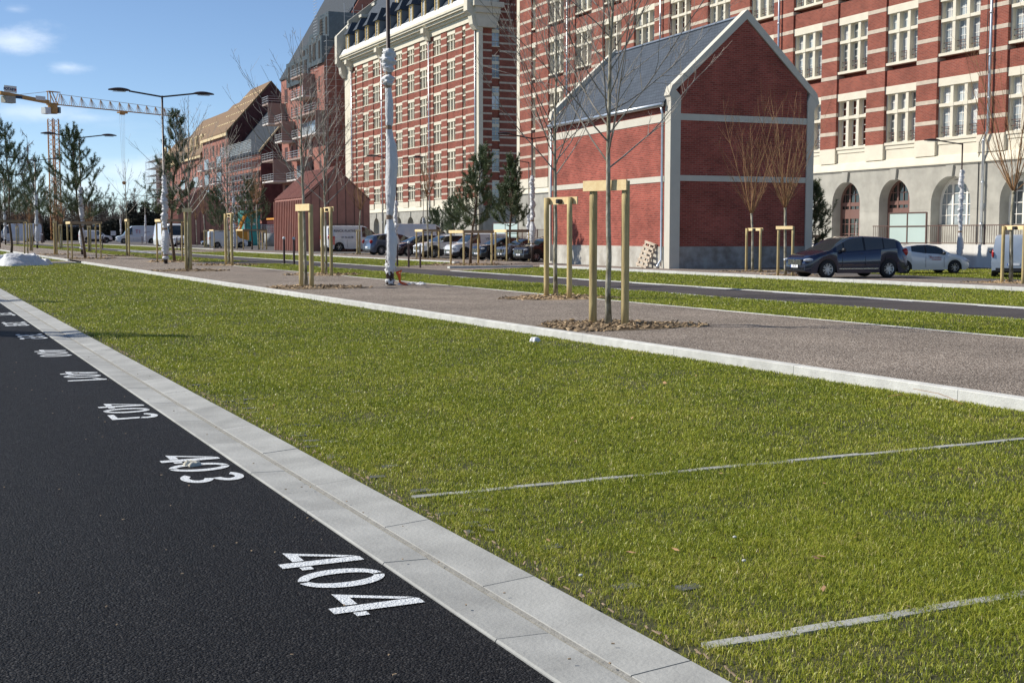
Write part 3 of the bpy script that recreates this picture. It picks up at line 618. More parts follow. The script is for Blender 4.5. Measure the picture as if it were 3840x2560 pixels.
for a, c in SPANS:
    s = a
    while s < c:
        if not p.v: p.box(0, .05, -.15, -.09, 0, .82); pm = p.mesh('post', RAILM)
        link('post', pm, RL, (s, 0, 0)); s += 2.6
def screen(s0, s1, z1, label, nm='glass_screen'):
    o = thing(nm, label, 'screen', (WP.x, WP.y, 1.02), axis_z(UB1), 'frosted glass screens at the railing')
    f, g_ = MB(), MB(); md = (s0 + s1) / 2
    for s in (s0, md, s1): f.box(s - .03, s + .03, -.08, -.02, 0, z1)
    for z in (.02, .74, z1 - .04): f.box(s0 + .03, s1 - .03, -.078, -.022, z, z + .05)
    g_.box(s0 + .03, md - .03, -.06, -.04, .07, z1 - .04); g_.box(md + .03, s1 - .03, -.06, -.04, .07, z1 - .04)
    f.build('frame', RAILM, o); g_.build('pane', FROST, o)
s_of = lambda x: None
def s_at(x, y):
    v = ray(x, y); n = Vector((UB1.y, -UB1.x, 0)); q = EYEP + v * (((WP - EYEP).dot(n)) / v.dot(n)); return (q - WP).dot(UB1)
screen(s_at(3469, 900), s_at(3330, 900), 1.36, 'pale frosted glass screen in brown frame at the railing, left of the white arched window')
screen(s_at(1940, 860), s_at(1848, 860), 1.30, 'small far frosted glass screen above the parked cars, left of the gabled house')
# ---- the far factory
UB2 = udir(-300); PB2 = onX(1788, 61.6)
B2 = thing('factory_building', 'long red brick and cream factory with slate dormers, behind the row of parked cars', 'building', (PB2.x, PB2.y, 0), axis_z(UB2))
bays2 = [(6.55, 9.3), (11.24, 13.95), (16.05, 18.77), (20.7, 23.4), (25.4, 28.1), (30.0, 32.7), (34.7, 37.7), (39.7, 42.4)]
n2 = [(3.3, 4.35), (45.0, 45.9)]; SL2 = 51.0; SR2 = -.75; TOP2 = 26.5
sill = lambda k: 6.0 if k == 0 else 5.6 + 3.66 * k
lint = lambda k: 8.4 + 3.66 * k
st2 = [6.45 + .915 * k for k in range(22)]
w = MB(); prev = 0.35
for (a, c) in sorted(bays2 + n2 + [(48.3, 48.3)]):
    stripes_col(w, prev, a, -.5, 0, 5.85, TOP2, st2, .22)
    if a != c:
        for k in range(5): w.box(a, c, -.5, -.10, lint(k), sill(k + 1), 0)
        w.box(a, c, -.5, -.10, 26.3, TOP2, 1)
    prev = c
w.box(48.3, SL2, -.5, 0, .1, TOP2 + 2.2, 2); w.box(SR2, .35, -.5, .05, .1, TOP2 + 1, 2)
w.box(.3, SL2, -16, -.5, 4.6, TOP2, 0); w.box(.3, SL2, -16, -.82, .1, 4.6, 3)
# end wall facing the viewer, with bands and a column of windows
def ystripes(b, x0, x1, y0, y1, z0, z1, st, sh, proud):
    z = z0
    for q in st:
        if q <= z0 or q + sh >= z1: continue
        b.box(x0, x1, y0, y1, z, q, 0); b.box(x0 - proud, x1, y0, y1, q, q + sh, 1); z = q + sh
    b.box(x0, x1, y0, y1, z, z1, 0)
ystripes(w, -.3, .3, -1.86, -.5, 4.9, 34, st2 + [26.6 + .915 * k for k in range(8)], .22, .012)
ystripes(w, -.3, .3, -16, -2.85, 4.9, 34, st2 + [26.6 + .915 * k for k in range(8)], .22, .012)
w.box(-.12, .3, -2.85, -1.86, 4.9, 34, 0)
w.box(-.36, .3, -16, -.5, .1, 4.9, 3)
w.prism([(-.5, 33.9), (-8, 40), (-16, 33.9)], 'x', -.3, .3, 0)
w.prism([(-.5, 26.5), (-8, 26.5), (-8, 39.9), (-.5, 34)], 'x', SL2 - .6, SL2, 3)
wall2 = w.build('brick_wall', [BRICK, STRIPE, CREAM, GREY], B2)
for (a, c) in bays2 + n2:
    for k in range(6): window_parts(wall2, a, c, sill(k), lint(k) if k < 5 else 26.3, 'B2')
fr, gl_, ll = MB(), MB(), MB()
for k in range(7):
    z0 = 5.3 + 3.66 * k
    f2, g2 = MB(), MB()
    for a, c, nr in ((z0, z0 + 1.55, 3), (z0 + 1.9, z0 + 2.45, 2)):
        g2.box(-.16, -.13, -2.85, -1.86, a, c)
        for y in (-2.85, -2.38, -1.91): f2.box(-.20, -.17, y, y + .05, a, c)
        for j in range(nr + 1): f2.box(-.19, -.172, -2.8, -1.91, a + (c - a) * j / nr - .02, a + (c - a) * j / nr + .02)
    f2.box(-.33, -.12, -2.87, -1.84, z0 - .12, z0); f2.box(-.25, -.12, -2.85, -1.86, z0 + 1.55, z0 + 1.9); f2.box(-.25, -.12, -2.85, -1.86, z0 + 2.45, z0 + 2.6)
    o = f2.build('window', CREAM, wall2); g2.build('glass', GLASS, o)
    g3 = MB(); g3.box(-.42, -.40, -2.85, -1.86, z0 + .5, z0 + .54); g3.box(-.42, -.40, -2.85, -1.86, z0 + .22, z0 + .25); g3.build('guard_bars', RAILM, o)
p = MB(); p.prism([(-.4, 4.6), (.14, 4.6), (.14, 4.70), (.04, 5.05), (-.12, 5.1), (-.4, 5.1)], 'x', SR2, SL2); p.box(.3, 48, -.4, -.13, 5.1, 6.0); prev = .3
for (a, c) in sorted(bays2 + n2 + [(48.3, 48.3)]): p.box(prev, a, -.4, .03, 5.1, 5.85); prev = c
p.build('stone_plinth', CREAM, B2)
p = MB(); A2 = [((a + c) / 2 + .3, 1.25, 2.6) for a, c in bays2]
arch_wall(p, SR2, SL2, .1, 4.6, A2, -.8, .05)
for c, r, sp in A2: p.prism([(c - .16, 3.86), (c + .16, 3.86), (c + .24, 4.5), (c - .24, 4.5)], 'y', .05, .16)
p.build('stone_arcade', GREY, B2)
for c, r, sp in A2: arch_window(B2, c, r, sp, 1.0, -.7, False, FRAME)
p = MB()
for (y0, y1, z0, z1) in ((-.4, .10, 26.5, 27.3), (-.4, .40, 27.3, 27.6), (-.4, .75, 27.6, 27.95), (-.4, 1.05, 27.95, 28.2), (-.4, 1.2, 28.2, 28.5)): p.box(.36, 50.0, y0, y1, z0, z1)
p.build('cornice', CREAM, B2)
for s in (.05, 47.2, 33.4, 15.0): downpipe(B2, s, .3, 27.4, y=.18 if s > 1 else .16, r=.10)
for s in (33.4, 15.0, 47.2):
    p = MB(); p.prism([(.1, 26.0), (.4, 26.1), (.75, 26.7), (1.1, 27.0), (1.1, 27.6), (.1, 27.6)], 'x', s - .5, s + .5); p.build('corbel', CREAM, B2)
for s in (-.8, 50.0):
    p = MB(); p.prism([(-.5, 25.2), (.35, 25.3), (.8, 25.9), (.95, 26.9), (1.5, 27.4), (1.5, 31.5), (-.5, 33.5)], 'x', s, s + 1.1); p.build('end_corbel', CREAM if s < 0 else PALE, B2)
p = MB(); p.box(-1.2, -.3, -2.6, .6, 27.2, 27.9); p.box(-1.5, -.3, -2.9, .9, 27.9, 28.5); p.box(-1.0, -.3, -2.2, .3, 28.5, 29.6); p.prism([(-2.2, 25.6), (.2, 25.6), (.6, 27.2), (-2.6, 27.2)], 'x', -.95, -.3); p.build('capital', CREAM, B2)
p = MB()
for i in range(5): p.box(49.2, 50.4, -2.2 - 2.1 * i, -.6 - 2.1 * i + .3, 28.5, 32.6 + 1.9 * i); p.box(49.0, 50.6, -2.5 - 2.1 * i, -.3 - 2.1 * i + .3, 32.6 + 1.9 * i, 33.0 + 1.9 * i)
p.build('stepped_gable', PALE, B2)
p = MB(); p.prism([(1.0, 28.5), (.5, 29.3), (-6.5, 39.5), (-12, 39.5), (-16, 28.5)], 'x', .2, 49.9); p.build('roof', SLATE, B2)
p = MB(); p.prism([(1.02, 28.5), (.53, 29.4), (.62, 29.4), (1.12, 28.5)], 'x', .4, 49.6); p.build('zinc_apron', WZINC, B2)
YEL = mat('yellow_timber', (0.60, 0.43, 0.17), 0.7, var=0.1)
def dormer(s, zb, y):
    d = MB(); d.box(s - .62, s - .45, y - .2, y, zb, zb + 2.5); d.box(s + .45, s + .62, y - .2, y, zb, zb + 2.5); d.box(s - .45, s + .45, y - .2, y, zb + 2.32, zb + 2.5); d.box(s - .45, s + .45, y - .2, y, zb, zb + .12)
    o = d.build('dormer', YEL, B2)
    d = MB(); d.box(s - .62, s - .55, y - 3.2, y - .2, zb, zb + 2.5); d.box(s + .55, s + .62, y - 3.2, y - .2, zb, zb + 2.5); d.build('cheek', ZINC, o)
    d = MB(); e = .30; q = [(s - .62 - e, y + e, zb + 2.45), (s + .62 + e, y + e, zb + 2.45), (s + .62 + e, y - 3.4, zb + 2.45), (s - .62 - e, y - 3.4, zb + 2.45), (s, y - .75, zb + 4.35), (s, y - 4.2, zb + 4.35)]
    d.add(q, [(0, 1, 4), (1, 2, 5, 4), (3, 0, 4, 5), (0, 3, 2, 1), (2, 3, 5)]); d.build('dormer_roof', SLATE, o)
    d = MB(); d.box(s - .45, s + .45, y - .14, y - .10, zb + .12, zb + 2.32); g_ = d.build('glass', GLASS, o)
    d = MB()
    for x in (-.45, -.02, .41): d.box(s + x, s + x + .04, y - .10, y - .07, zb + .12, zb + 2.32)
    for k in range(6): d.box(s - .41, s + .41, y - .098, y - .074, zb + .12 + k * .43, zb + .15 + k * .43)
    d.build('casement', FRAME, o)
for i in range(11): dormer(47.2 - 4.55 * i, 28.9, .75)
for i in range(6): dormer(32.6 - 5.3 * i, 33.2, -1.9)
TR = thing('truss_bridge', 'rust red lattice steel truss spanning high between the two factories', 'truss', (PB2.x, PB2.y, 0), axis_z(UB2))
p = MB(); a0 = Vector((-.3, -4.2, 26.5)); L_ = 40.0
for yy in (0, 1.5):
    for zz in (0, 2.6): p.beam((-.3, -4.2 - yy, 26.2 + zz), (-44, 6 - yy, 26.2 + zz - (.0)), .16)
    k = 0
    while k < 22:
        t0, t1 = k / 22, (k + 1) / 22; P = lambda t, z: (-.3 - 43.7 * t, -4.2 - yy + 10.2 * t, z)
        p.beam(P(t0, 26.2), P(t0, 28.8), .09); p.beam(P(t0, 26.2 if k % 2 else 28.8), P(t1, 28.8 if k % 2 else 26.2), .09); k += 1
p.build('lattice', mat('rust_paint', (0.17, 0.05, 0.04), 0.6), TR)
# ---- gabled brick house
UH = udir(5); PH = G(2510, 1009)
HO = thing('gabled_house', 'narrow red brick house with slate roof and pale painted gable edges', 'house', (PH.x, PH.y, ZG), axis_z(UH))
# local: x along the long side away from the viewer, y outwards to the street, so the house body is y<0
w = MB(); LH, WH, EA, AP = 11.65, 6.42, 6.25, 9.85
w.box(.42, LH - .3, -.3, -.02, .86, 3.36); w.box(.42, LH - .3, -.3, -.02, 3.58, 5.66); w.box(.42, LH - .3, -.3, -.02, 5.97, EA)
w.box(.03, .3, -6.17, -.42, .86, 3.38); w.box(.03, .3, -6.17, -.42, 3.60, 5.69)
w.prism([(-6.17, 5.94), (-.42, 5.94), (-.42, 7.0), (-3.3, 9.64), (-6.17, 7.0)], 'x', .03, .3)
w.box(.3, LH - .3, -WH + .05, -.3, .0, 6.2); w.prism([(-6.3, 6.2), (-.3, 6.2), (-3.3, 9.4)], 'x', .3, LH - .3)
w.build('brick_wall', brickmat('weathered_house_brick', (0.335, 0.080, 0.058), (0.20, 0.045, 0.034), (0.33, 0.145, 0.112), bw=.24, bh=.075, bump=1.0, big=0.26, spall=(.36, .20, .15)), HO)
w = MB(); w.box(.42, LH - .3, -.3, 0, 3.36, 3.58); w.box(.42, LH - .3, -.3, 0, 5.66, 5.97); w.box(0, .3, -6.17, -.42, 3.38, 3.60); w.box(0, .3, -6.17, -.42, 5.69, 5.94)
w.build('pale_band', PALE, HO)
w = MB(); w.box(LH - .3, LH, -.42, .02, 0, 6.5); w.build('corner_pier', PALE, HO); w = MB(); w.box(-.02, .42, -6.5, -6.17, 0, 6.3)
w.prism([(-6.17, 5.9), (-6.5, 6.3), (-6.72, 6.55), (-6.6, 6.95), (-6.3, 6.9), (-6.17, 6.6)], 'x', -.03, .41)
w.build('corner_pier', PALE, HO); w = MB(); w.box(-.02, .42, -.42, .02, 0, 6.55); w.prism([(.02, 6.55), (.09, 6.62), (-.02, 6.98), (-.42, 6.6), (-.42, 6.3)], 'x', -.03, .41)
w.build('corner_pier', PALE, HO)
for x0, x1 in ((-.04, .34), (LH - .3, LH + .02)):
    w = MB(); w.prism([(.05, 6.60), (-3.3, 9.66), (-3.3, 10.03), (-.02, 6.97)], 'x', x0, x1); w.prism([(-6.6, 6.60), (-6.55, 6.98), (-3.3, 10.03), (-3.3, 9.66)], 'x', x0, x1); w.build('gable_coping', PALE, HO)
w = MB(); w.prism([(.12, 6.33), (.12, 6.42), (-3.3, 9.80), (-3.3, 9.70)], 'x', .34, LH - .3); w.prism([(-6.7, 6.33), (-3.3, 9.70), (-3.3, 9.80), (-6.7, 6.42)], 'x', .34, LH - .3)
rf = w.build('roof', SLATE, HO)
w = MB(); w.tube([(.34, -3.3, 9.83), (LH - .3, -3.3, 9.83)], .07, 6); w.build('ridge', ZINC, rf)
for (px, py) in ((4.1, .22), (9.0, .30)):
    w = MB(); yy = -.1 - 3.2 * (0.80 if px < 5 else .72); zz = 6.38 + (-yy) * .985 + .04
    w.add([(px - .2, yy, zz - .02), (px + .2, yy, zz - .02), (px + .24, yy - .26, zz + .42), (px - .24, yy - .26, zz + .42), (px - .24, yy - .34, zz + .32), (px + .24, yy - .34, zz + .32)], [(0, 1, 2, 3), (3, 2, 5, 4), (0, 3, 4), (1, 5, 2)]); w.build('roof_vent', INK, rf)
w = MB(); w.box(.42, LH - .3, -.3, .01, 0, .86)
w.build('plinth', mat('stained_render', (0.52, 0.51, 0.46), 0.9, col2=(0.33, 0.31, 0.27), vscale=1.8, detail=10, bump=.4), HO)
w = MB(); w.box(.0, .3, -6.17, -.42, 0, .86); w.build('gable_plinth', mat('patched_gable_render', (0.36, 0.35, 0.33), 0.9, col2=(0.19, 0.165, 0.145), vscale=2.1, detail=10, bump=.6), HO)
w = MB(); w.tube([(.34, .17, 6.30), (LH - .3, .17, 6.30)], .085, 8); w.build('gutter_pipe', GALV, HO, True)
w = MB(); w.tube([(.52, .15, 6.25), (.52, .08, 5.95), (.52, .08, .35), (.52, .2, .18), (.52, .22, .02)], .048, 8); w.lathe([(.05, -.06), (.07, -.06), (.07, .06), (.05, .06)], 8, (.52, .22, .1)); w.build('downpipe', GALV, HO, True)
w = MB(); w.tube([(.64, .04, 6.1), (.64, .04, .1)], .018, 5); w.build('earth_cable', BROWNP, HO)
w = MB(); w.tube([(LH - .45, .08, 6.25), (LH - .45, .08, .1)], .048, 8); w.build('downpipe', GALV, HO, True)
# ---- terracotta clad annexes
def annex(pos, u, L, Wd, E, A, label, porch=False):
    o = thing('clad_annex', label, 'building', (pos.x, pos.y, ZG), axis_z(u), 'terracotta clad annexes')
    w = MB(); w.box(.05, L, -Wd, -.05, 0 if not porch else 1.7, E - .05); w.prism([(-Wd, E - .05), (-.05, E - .05), (-Wd / 2, A - .08)], 'x', .05, L - .02)
    if porch: w.box(.05, .6, -Wd, -.05, 0, 1.7); w.box(L - .5, L, -Wd, -.05, 0, 1.7); w.box(.05, L, -Wd, -Wd * .45, 0, 1.7)
    w.build('walls', CLAD, o)
    w = MB(); x = .06
    while x < L: w.box(x, x + .13, -.05, .17, 0 if not porch else 1.7, E); x += .58
    w.build('standing_seams', CLAD, o)
    w = MB(); y = -.6
    while y > -Wd + .2: t = E + (A - E) * (1 - abs(y + Wd / 2) / (Wd / 2)) - .14; w.box(.02, .05, y, y - .045, 0, t); y -= .72
    w.build('gable_seams', mat('dark_seam', (0.08, 0.035, 0.03), .6), o)
    w = MB(); w.prism([(.06, E - .02), (.06, E + .08), (-Wd / 2, A + .06), (-Wd / 2, A - .05)], 'x', 0, L); w.prism([(-Wd - .06, E - .02), (-Wd / 2, A - .05), (-Wd / 2, A + .06), (-Wd - .06, E + .08)], 'x', 0, L)
    x = .1
    sl = Vector((0, -Wd / 2 - .06, A - E - .02))
    while x < L - .05: w.beam((x, .06, E + .12), (x, -Wd / 2, A + .10), .12, .20); x += .58
    w.build('roof', CLAD, o)
    if not porch: w = MB(); w.box(3.4, 4.6, .0, .07, 1.55, 2.35); w.build('vent_grille', mat('grille', (.20, .11, .10), .6), o)
    return o
annex(G(1141, 943), udir(-200), 9.5, 5.52, 4.15, 6.68, 'terracotta metal clad annex with steep ribbed roof, left of the wrapped lamp post')
annex(G(675, 918), udir(-200), 8.2, 6.3, 4.95, 7.68, 'far terracotta clad annex with open porch behind the white van', True)
# ---- tower under construction
U3 = udir(-300); PT = onX(1223, 61.6)
B3 = thing('apartment_tower', 'pink brick apartment tower under construction with hanging balconies and zinc dormers', 'building', (PT.x, PT.y, 0), axis_z(U3))
PINK = brickmat('pink_brick', (0.31, 0.125, 0.095), (0.24, 0.092, 0.07), (0.34, 0.17, 0.14), big=.15, bump=.2)
w = MB(); w.box(0, 26.6, -14, 0, 0, 28.75); w.prism([(0, 28.75), (-8.5, 43.5), (-14, 28.75)], 'x', 0, .4); w.build('brick_wall', PINK, B3)
w = MB(); w.prism([(.2, 28.7), (.2, 29.0), (-8.5, 44.0), (-14.2, 29.0), (-14.2, 28.7)], 'x', .4, 26.8); rf = w.build('roof', mat('slate_grey_roof', (.045, .055, .068), .8, var=.1, spec=.2), B3)
RIB = mat('ribbed_zinc', (0.13, 0.165, 0.19), .55, metal=.1, var=.15)
for x0, x1, y, z0, z1 in ((7.9, 21.5, .35, 26.9, 31.0), (.1, 7.9, .35, 28.75, 33.0), (11.7, 16.9, -1.2, 30.5, 33.4), (5.7, 11.6, -.9, 30.5, 34.6), (-.1, 5.6, -.8, 32.5, 36.8)):
    w = MB(); w.box(x0, x1, y - 6, y, z0, z1); q = x0 + .1
    while q < x1: w.box(q, q + .06, y, y + .05, z0, z1); q += .42
    d = w.build('zinc_dormer', RIB, B3)
    q = x0 + .8
    while q + 1 < x1: w = MB(); w.box(q, q + rnd.choice((.8, 1.4)), y + .02, y + .07, z0 + .8, z1 - .7); w.build('window', DARKI, d); q += 2.6
OPR = mat('opening_red', (0.045, 0.012, 0.010), .8); OPC = {}
def opening(root, x, wd, z, M_):
    k = (round(wd, 1), M_.name)
    if k not in OPC: q = MB(); q.box(0, wd, -.35, .03, 0, 2.3, 0); q.box(-.06, wd + .06, -.1, .10, -.10, 0, 1); OPC[k] = q.mesh('window', [M_, STRIPE])
    link('window', OPC[k], root, (x, 0, z))
for row, z in enumerate((24.6, 21.2, 17.8, 14.5, 11.2, 7.9, 4.6, 1.4)):
    for x in ((22.3, 24.2), (18.8, 19.6), (15.9, 16.7), (10.2, 11.2), (6.6, 8.2), (2.4, 3.2)):
        xx = x[0] + (.5 if row % 2 else 0); opening(B3, xx, x[1] - x[0], z, OPR)
def balcony(x0, x1, zt, zb, dep, parent, upper=True):
    w = MB(); w.box(x0, x1, .01, dep, zb - .25, zb); o = w.build('balcony', mat('balcony_slab', (0.62, 0.58, 0.55), .8), parent)
    w = MB()
    if upper: w.box(x0, x1, .01, dep, zt - .3, zt - .02); w.box(x0, x0 + .12, .01, dep, zb, zt - .3)
    w.build('side_wall', mat('balcony_panel', (0.30, 0.22, 0.19), .8), o)
    w = MB()
    for zz in ([zb, zt] if upper else [zb]):
        for h in (.35, .75, 1.15): w.beam((x0, dep, zz + h), (x1, dep, zz + h), .05); w.beam((x1, 0, zz + h), (x1, dep, zz + h), .05); w.beam((x0, 0, zz + h), (x0, dep, zz + h), .05)
        q = x0
        while q <= x1 + .01: w.beam((q, dep, zz - .2), (q, dep, zz + 1.2), .05); q += (x1 - x0) / 4
    w.build('guard_rail', STEEL, o)
    w = MB(); w.box(x0 + .3, x1 - .3, .02, .10, zb + .1, zb + 2.4); w.build('glazed_door', GLASS, o)
for a, c, zt_, zb_, dp in ((23.5, 27.6, 24.5, 21.0, 3.2), (17.6, 22.2, 20.9, 17.6, 2.4), (5.4, 12.8, 27.6, 24.1, 2.0), (-.6, 13.6, 21.2, 17.7, 1.7), (20.6, 28.5, 14.6, 10.9, 3.2), (7.5, 17.0, 14.3, 10.8, 1.8)): balcony(a, c, zt_, zb_, dp, B3)
def scaffold(root, x0, x1, y0, y1, z0, z1, sx=2.2, sz=2.0, boards=True, th=.05, nm='scaffold'):
    w = MB(); nx = max(1, int((x1 - x0) / sx)); nz_ = max(1, int((z1 - z0) / sz))
    for i in range(nx + 1):
        x = x0 + (x1 - x0) * i / nx
        for y in (y0, y1): w.beam((x, y, z0), (x, y, z1 + rnd.uniform(0, 1.6)), th)
        for j in range(nz_ + 1): w.beam((x, y0, z0 + j * sz), (x, y1, z0 + j * sz), th)
    for j in range(nz_ + 1):
        z = z0 + j * sz
        for y in (y0, y1): w.beam((x0, y, z), (x1, y, z), th); w.beam((x0, y, z + sz * .5), (x1, y, z + sz * .5), th * .8)
        if boards: w.box(x0, x1, min(y0, y1), max(y0, y1), z - .03, z, 0)
    for i in range(0, nx, 2):
        for j in range(0, nz_, 2): w.beam((x0 + (x1 - x0) * i / nx, y1, z0 + j * sz), (x0 + (x1 - x0) * (i + 1) / nx, y1, z0 + (j + 1) * sz), th * .8)
    return w
w = scaffold(B3, 0, 0, 0, 0, 0, 1); 
def scaff_thing(u, P, label, *a, **k):
    o = thing('scaffold', label, 'scaffold', (P.x, P.y, 0), axis_z(u), 'scaffolding on the new buildings'); scaffold(o, *a, **k).build('tube_frame', STEEL, o); return o
o = thing('scaffold', 'tall scaffold covering the shaded end wall of the pink tower', 'scaffold', (PT.x, PT.y, 0), axis_z(U3), 'scaffolding on the new buildings')
w = MB()
for y in np.arange(-9, .1, 1.5): w.beam((-1.4, y, 0), (-1.4, y, 38 if y < -2 else 33), .06)
for z in np.arange(2, 38, 1.0): w.beam((-1.4, -9, z), (-1.4, 0 if z < 33 else -3, z), .05)
for z in np.arange(2, 34, 2.0): w.beam((-1.4, 0, z), (0, 0, z), .05)
for z in np.arange(4, 42, 1.2): w.beam((3, .2, z * .0 + 28 + (z - 4) * .4), (5.0, .2, 28 + (z - 4) * .4), .05)
w.build('tube_frame', STEEL, o)
# ---- the long construction row further back
P4 = onX(977, 61.6)
B4 = thing('apartment_block', 'far pink apartment block with dark grey roof under scaffolding, left of the tower', 'building', (P4.x, P4.y, 0), axis_z(U3))
DKB = brickmat('dark_plum_brick', (0.105, 0.035, 0.034), (0.075, 0.026, 0.026), (0.10, 0.045, 0.042), big=.25, bump=.2)
def openings(b, x0, x1, z0, z1, dx, dz, y=.04):
    x = x0 + .8
    while x + 1.6 < x1:
        z = z0
        while z + 2.2 < z1: opening(b, x, rnd.choice((.7, .9, 1.7)), z, DARKI); z += dz
        x += dx
w = MB(); w.box(-1, 26, -12, 0, 0, 16.8); w.build('brick_wall', PINK, B4)
w = MB(); w.prism([(0, 0), (0, 16.8), (-8, 26.6), (-14, 26.6), (-14, 0)], 'x', -1.3, -1.0); w.build('gable_wall', DKB, B4)
w = MB(); w.prism([(.3, 16.7), (.3, 17.0), (-8, 27.0), (-14, 27.0), (-14, 26.5)], 'x', -1.2, 26.2); w.build('roof', mat('grey_membrane', (0.050, 0.058, 0.070), 1.0, var=.1, spec=.0), B4)
w = MB(); w.prism([(.35, 16.9), (.35, 17.3), (-8, 27.3), (-8, 26.9)], 'x', -1.5, -1.2); w.build('verge_board', mat('raw_timber', (.62, .50, .30), .8), B4)
openings(B4, -1, 26, 1.2, 16, 3.1, 3.3)
B5 = thing('apartment_block', 'tall far apartment block with brown battened roof and plum gable wall', 'building', (P4.x, P4.y, 0), axis_z(U3))
w = MB(); w.box(26.3, 53, -18, 0, 0, 22.7); w.build('brick_wall', PINK, B5)
w = MB(); w.prism([(.02, 0), (.02, 22.7), (-9.25, 33.2), (-18.5, 22.7), (-18.5, 0)], 'x', 26.0, 26.3); w.build('gable_wall', DKB, B5)
BAT = mat('battened_roof', (0.17, 0.105, 0.055), .85, var=.18, vscale=2, stretch=(6, .6, .6))
w = MB(); w.prism([(.4, 22.6), (.4, 22.9), (-9.25, 33.7), (-18.6, 22.9)], 'x', 26.2, 44.5); w.prism([(.4, 22.5), (.4, 22.8), (-7.2, 31.0), (-14, 31.0), (-14, 22.5)], 'x', 44.5, 53.2); rf = w.build('roof', BAT, B5)
w = MB()
for t in (.2, .4, .6, .8):
    for x in np.arange(26.6, 44, 1.6): w.box(x, x + rnd.uniform(.7, 1.3), .4 - 9.65 * t, .4 - 9.65 * t - .25, 22.95 + 10.8 * t, 23.15 + 10.8 * t)
w.box(26.3, 53, .1, .5, 22.0, 22.6); w.build('battens', mat('raw_timber', (.62, .50, .30), .8), rf)
openings(B5, 26.3, 53, 1.5, 22, 3.3, 3.4)
for z in (5.6, 9.0, 12.4, 15.8):
    balcony(33, 38, z + 3, z, 1.6, B5, False); balcony(46, 51, z + 3, z, 1.6, B5, False)
B6 = thing('apartment_block', 'farthest long apartment block with brown roof, wooden dormer frames and scaffolded end', 'building', (P4.x, P4.y, 0), axis_z(U3))
w = MB(); w.box(53.5, 116, -16, 0, 0, 19.6); w.build('brick_wall', PINK, B6)
w = MB(); w.prism([(.4, 19.5), (.4, 19.9), (-8.2, 30.6), (-16.5, 19.9)], 'x', 53.5, 93); w.prism([(.4, 19.5), (.4, 19.8), (-6, 27), (-12, 27), (-14, 19.5)], 'x', 93, 116); rf = w.build('roof', BAT, B6)
w = MB()
for t in (.25, .5, .75):
    for x in np.arange(54, 92, 1.9): w.box(x, x + rnd.uniform(.8, 1.6), .4 - 8.6 * t, .4 - 8.6 * t - .25, 19.95 + 10.7 * t, 20.15 + 10.7 * t)
w.box(53.6, 116, .1, .5, 19.0, 19.5)
for x in (56, 62, 68, 98, 104):
    w.box(x, x + .4, -.6, -1.0, 20.5, 24.5); w.box(x + 1.6, x + 2.0, -.6, -1.0, 20.5, 24.5); w.box(x + .4, x + 1.6, -.6, -1.0, 24.1, 24.5)
w.build('dormer_frames', mat('raw_timber', (.62, .50, .30), .8), rf)
openings(B6, 53.5, 116, 1.5, 19, 3.4, 3.4)
for z in (5.6, 9.0, 12.4): balcony(58, 64, z + 3, z, 1.6, B6, False); balcony(74, 80, z + 3, z, 1.6, B6, False)
scaff_thing(U3, P4, 'silver scaffold along the front of the grey roofed block', -1, 26, .5, 1.7, .1, 17.5, 2.3, 2.0)
scaff_thing(U3, P4, 'dense far scaffold at the left end of the construction row', 96, 117, .5, 2.6, .1, 21, 2.3, 1.9)
w = MB()
for z in np.arange(17.2, 19.3, .3): w.beam((-1, 1.75, z), (26, 1.75, z), .05)
for x in np.arange(-1, 26.1, .6): w.beam((x, 1.75, 17.2), (x, 1.75, 19.2), .05)
tag(w.build('guard_mesh', mat('guard_mesh', (.50, .56, .58), .6), None), 'pale mesh guard along the eaves of the grey roofed block', 'guard mesh')
gm = COL.objects['guard_mesh']; gm.location = (P4.x, P4.y, 0); gm.rotation_euler = (0, 0, axis_z(U3))
# ================================================================== VEHICLES
def interp(x, pts):
    for (a, b), (c, d) in zip(pts, pts[1:]):
        if x <= c: return b + (d - b) * (x - a) / (c - a) if c > a else d
    return pts[-1][1]
def wheel(root, x, y, r, w, sgn, spokes=10, style=0):
    t = MB(); t.lathe([(r * .62, -w / 2), (r * .93, -w / 2), (r, -w * .36), (r, w * .36), (r * .93, w / 2), (r * .62, w / 2)], 28, (0, 0, 0), ax='y'); t.lathe([(0, 0), (r * .64, 0)], 20, (0, sgn * -.02, 0), ax='y')
    o = t.build('wheel', TYRE, root, True); o.location = (x, y, r)
    q = MB(); yo = sgn * (w / 2 - .005)
    q.lathe([(r * .60, yo - sgn * .03), (r * .66, yo), (r * .70, yo - sgn * .005)], 28, ax='y'); q.ball((0, yo - sgn * .015, 0), (r * .11, .02, r * .11), 8)
    for k in range(spokes):
        a = 2 * PI * k / spokes; d = .10 if style == 0 and k % 2 == 0 else 0.0
        q.beam((r * .08 * math.cos(a), yo - sgn * .03, r * .08 * math.sin(a)), (r * .64 * math.cos(a + d), yo - sgn * .012, r * .64 * math.sin(a + d)), r * .10, .02)
    q.build('rim', ALLOY, o); return o
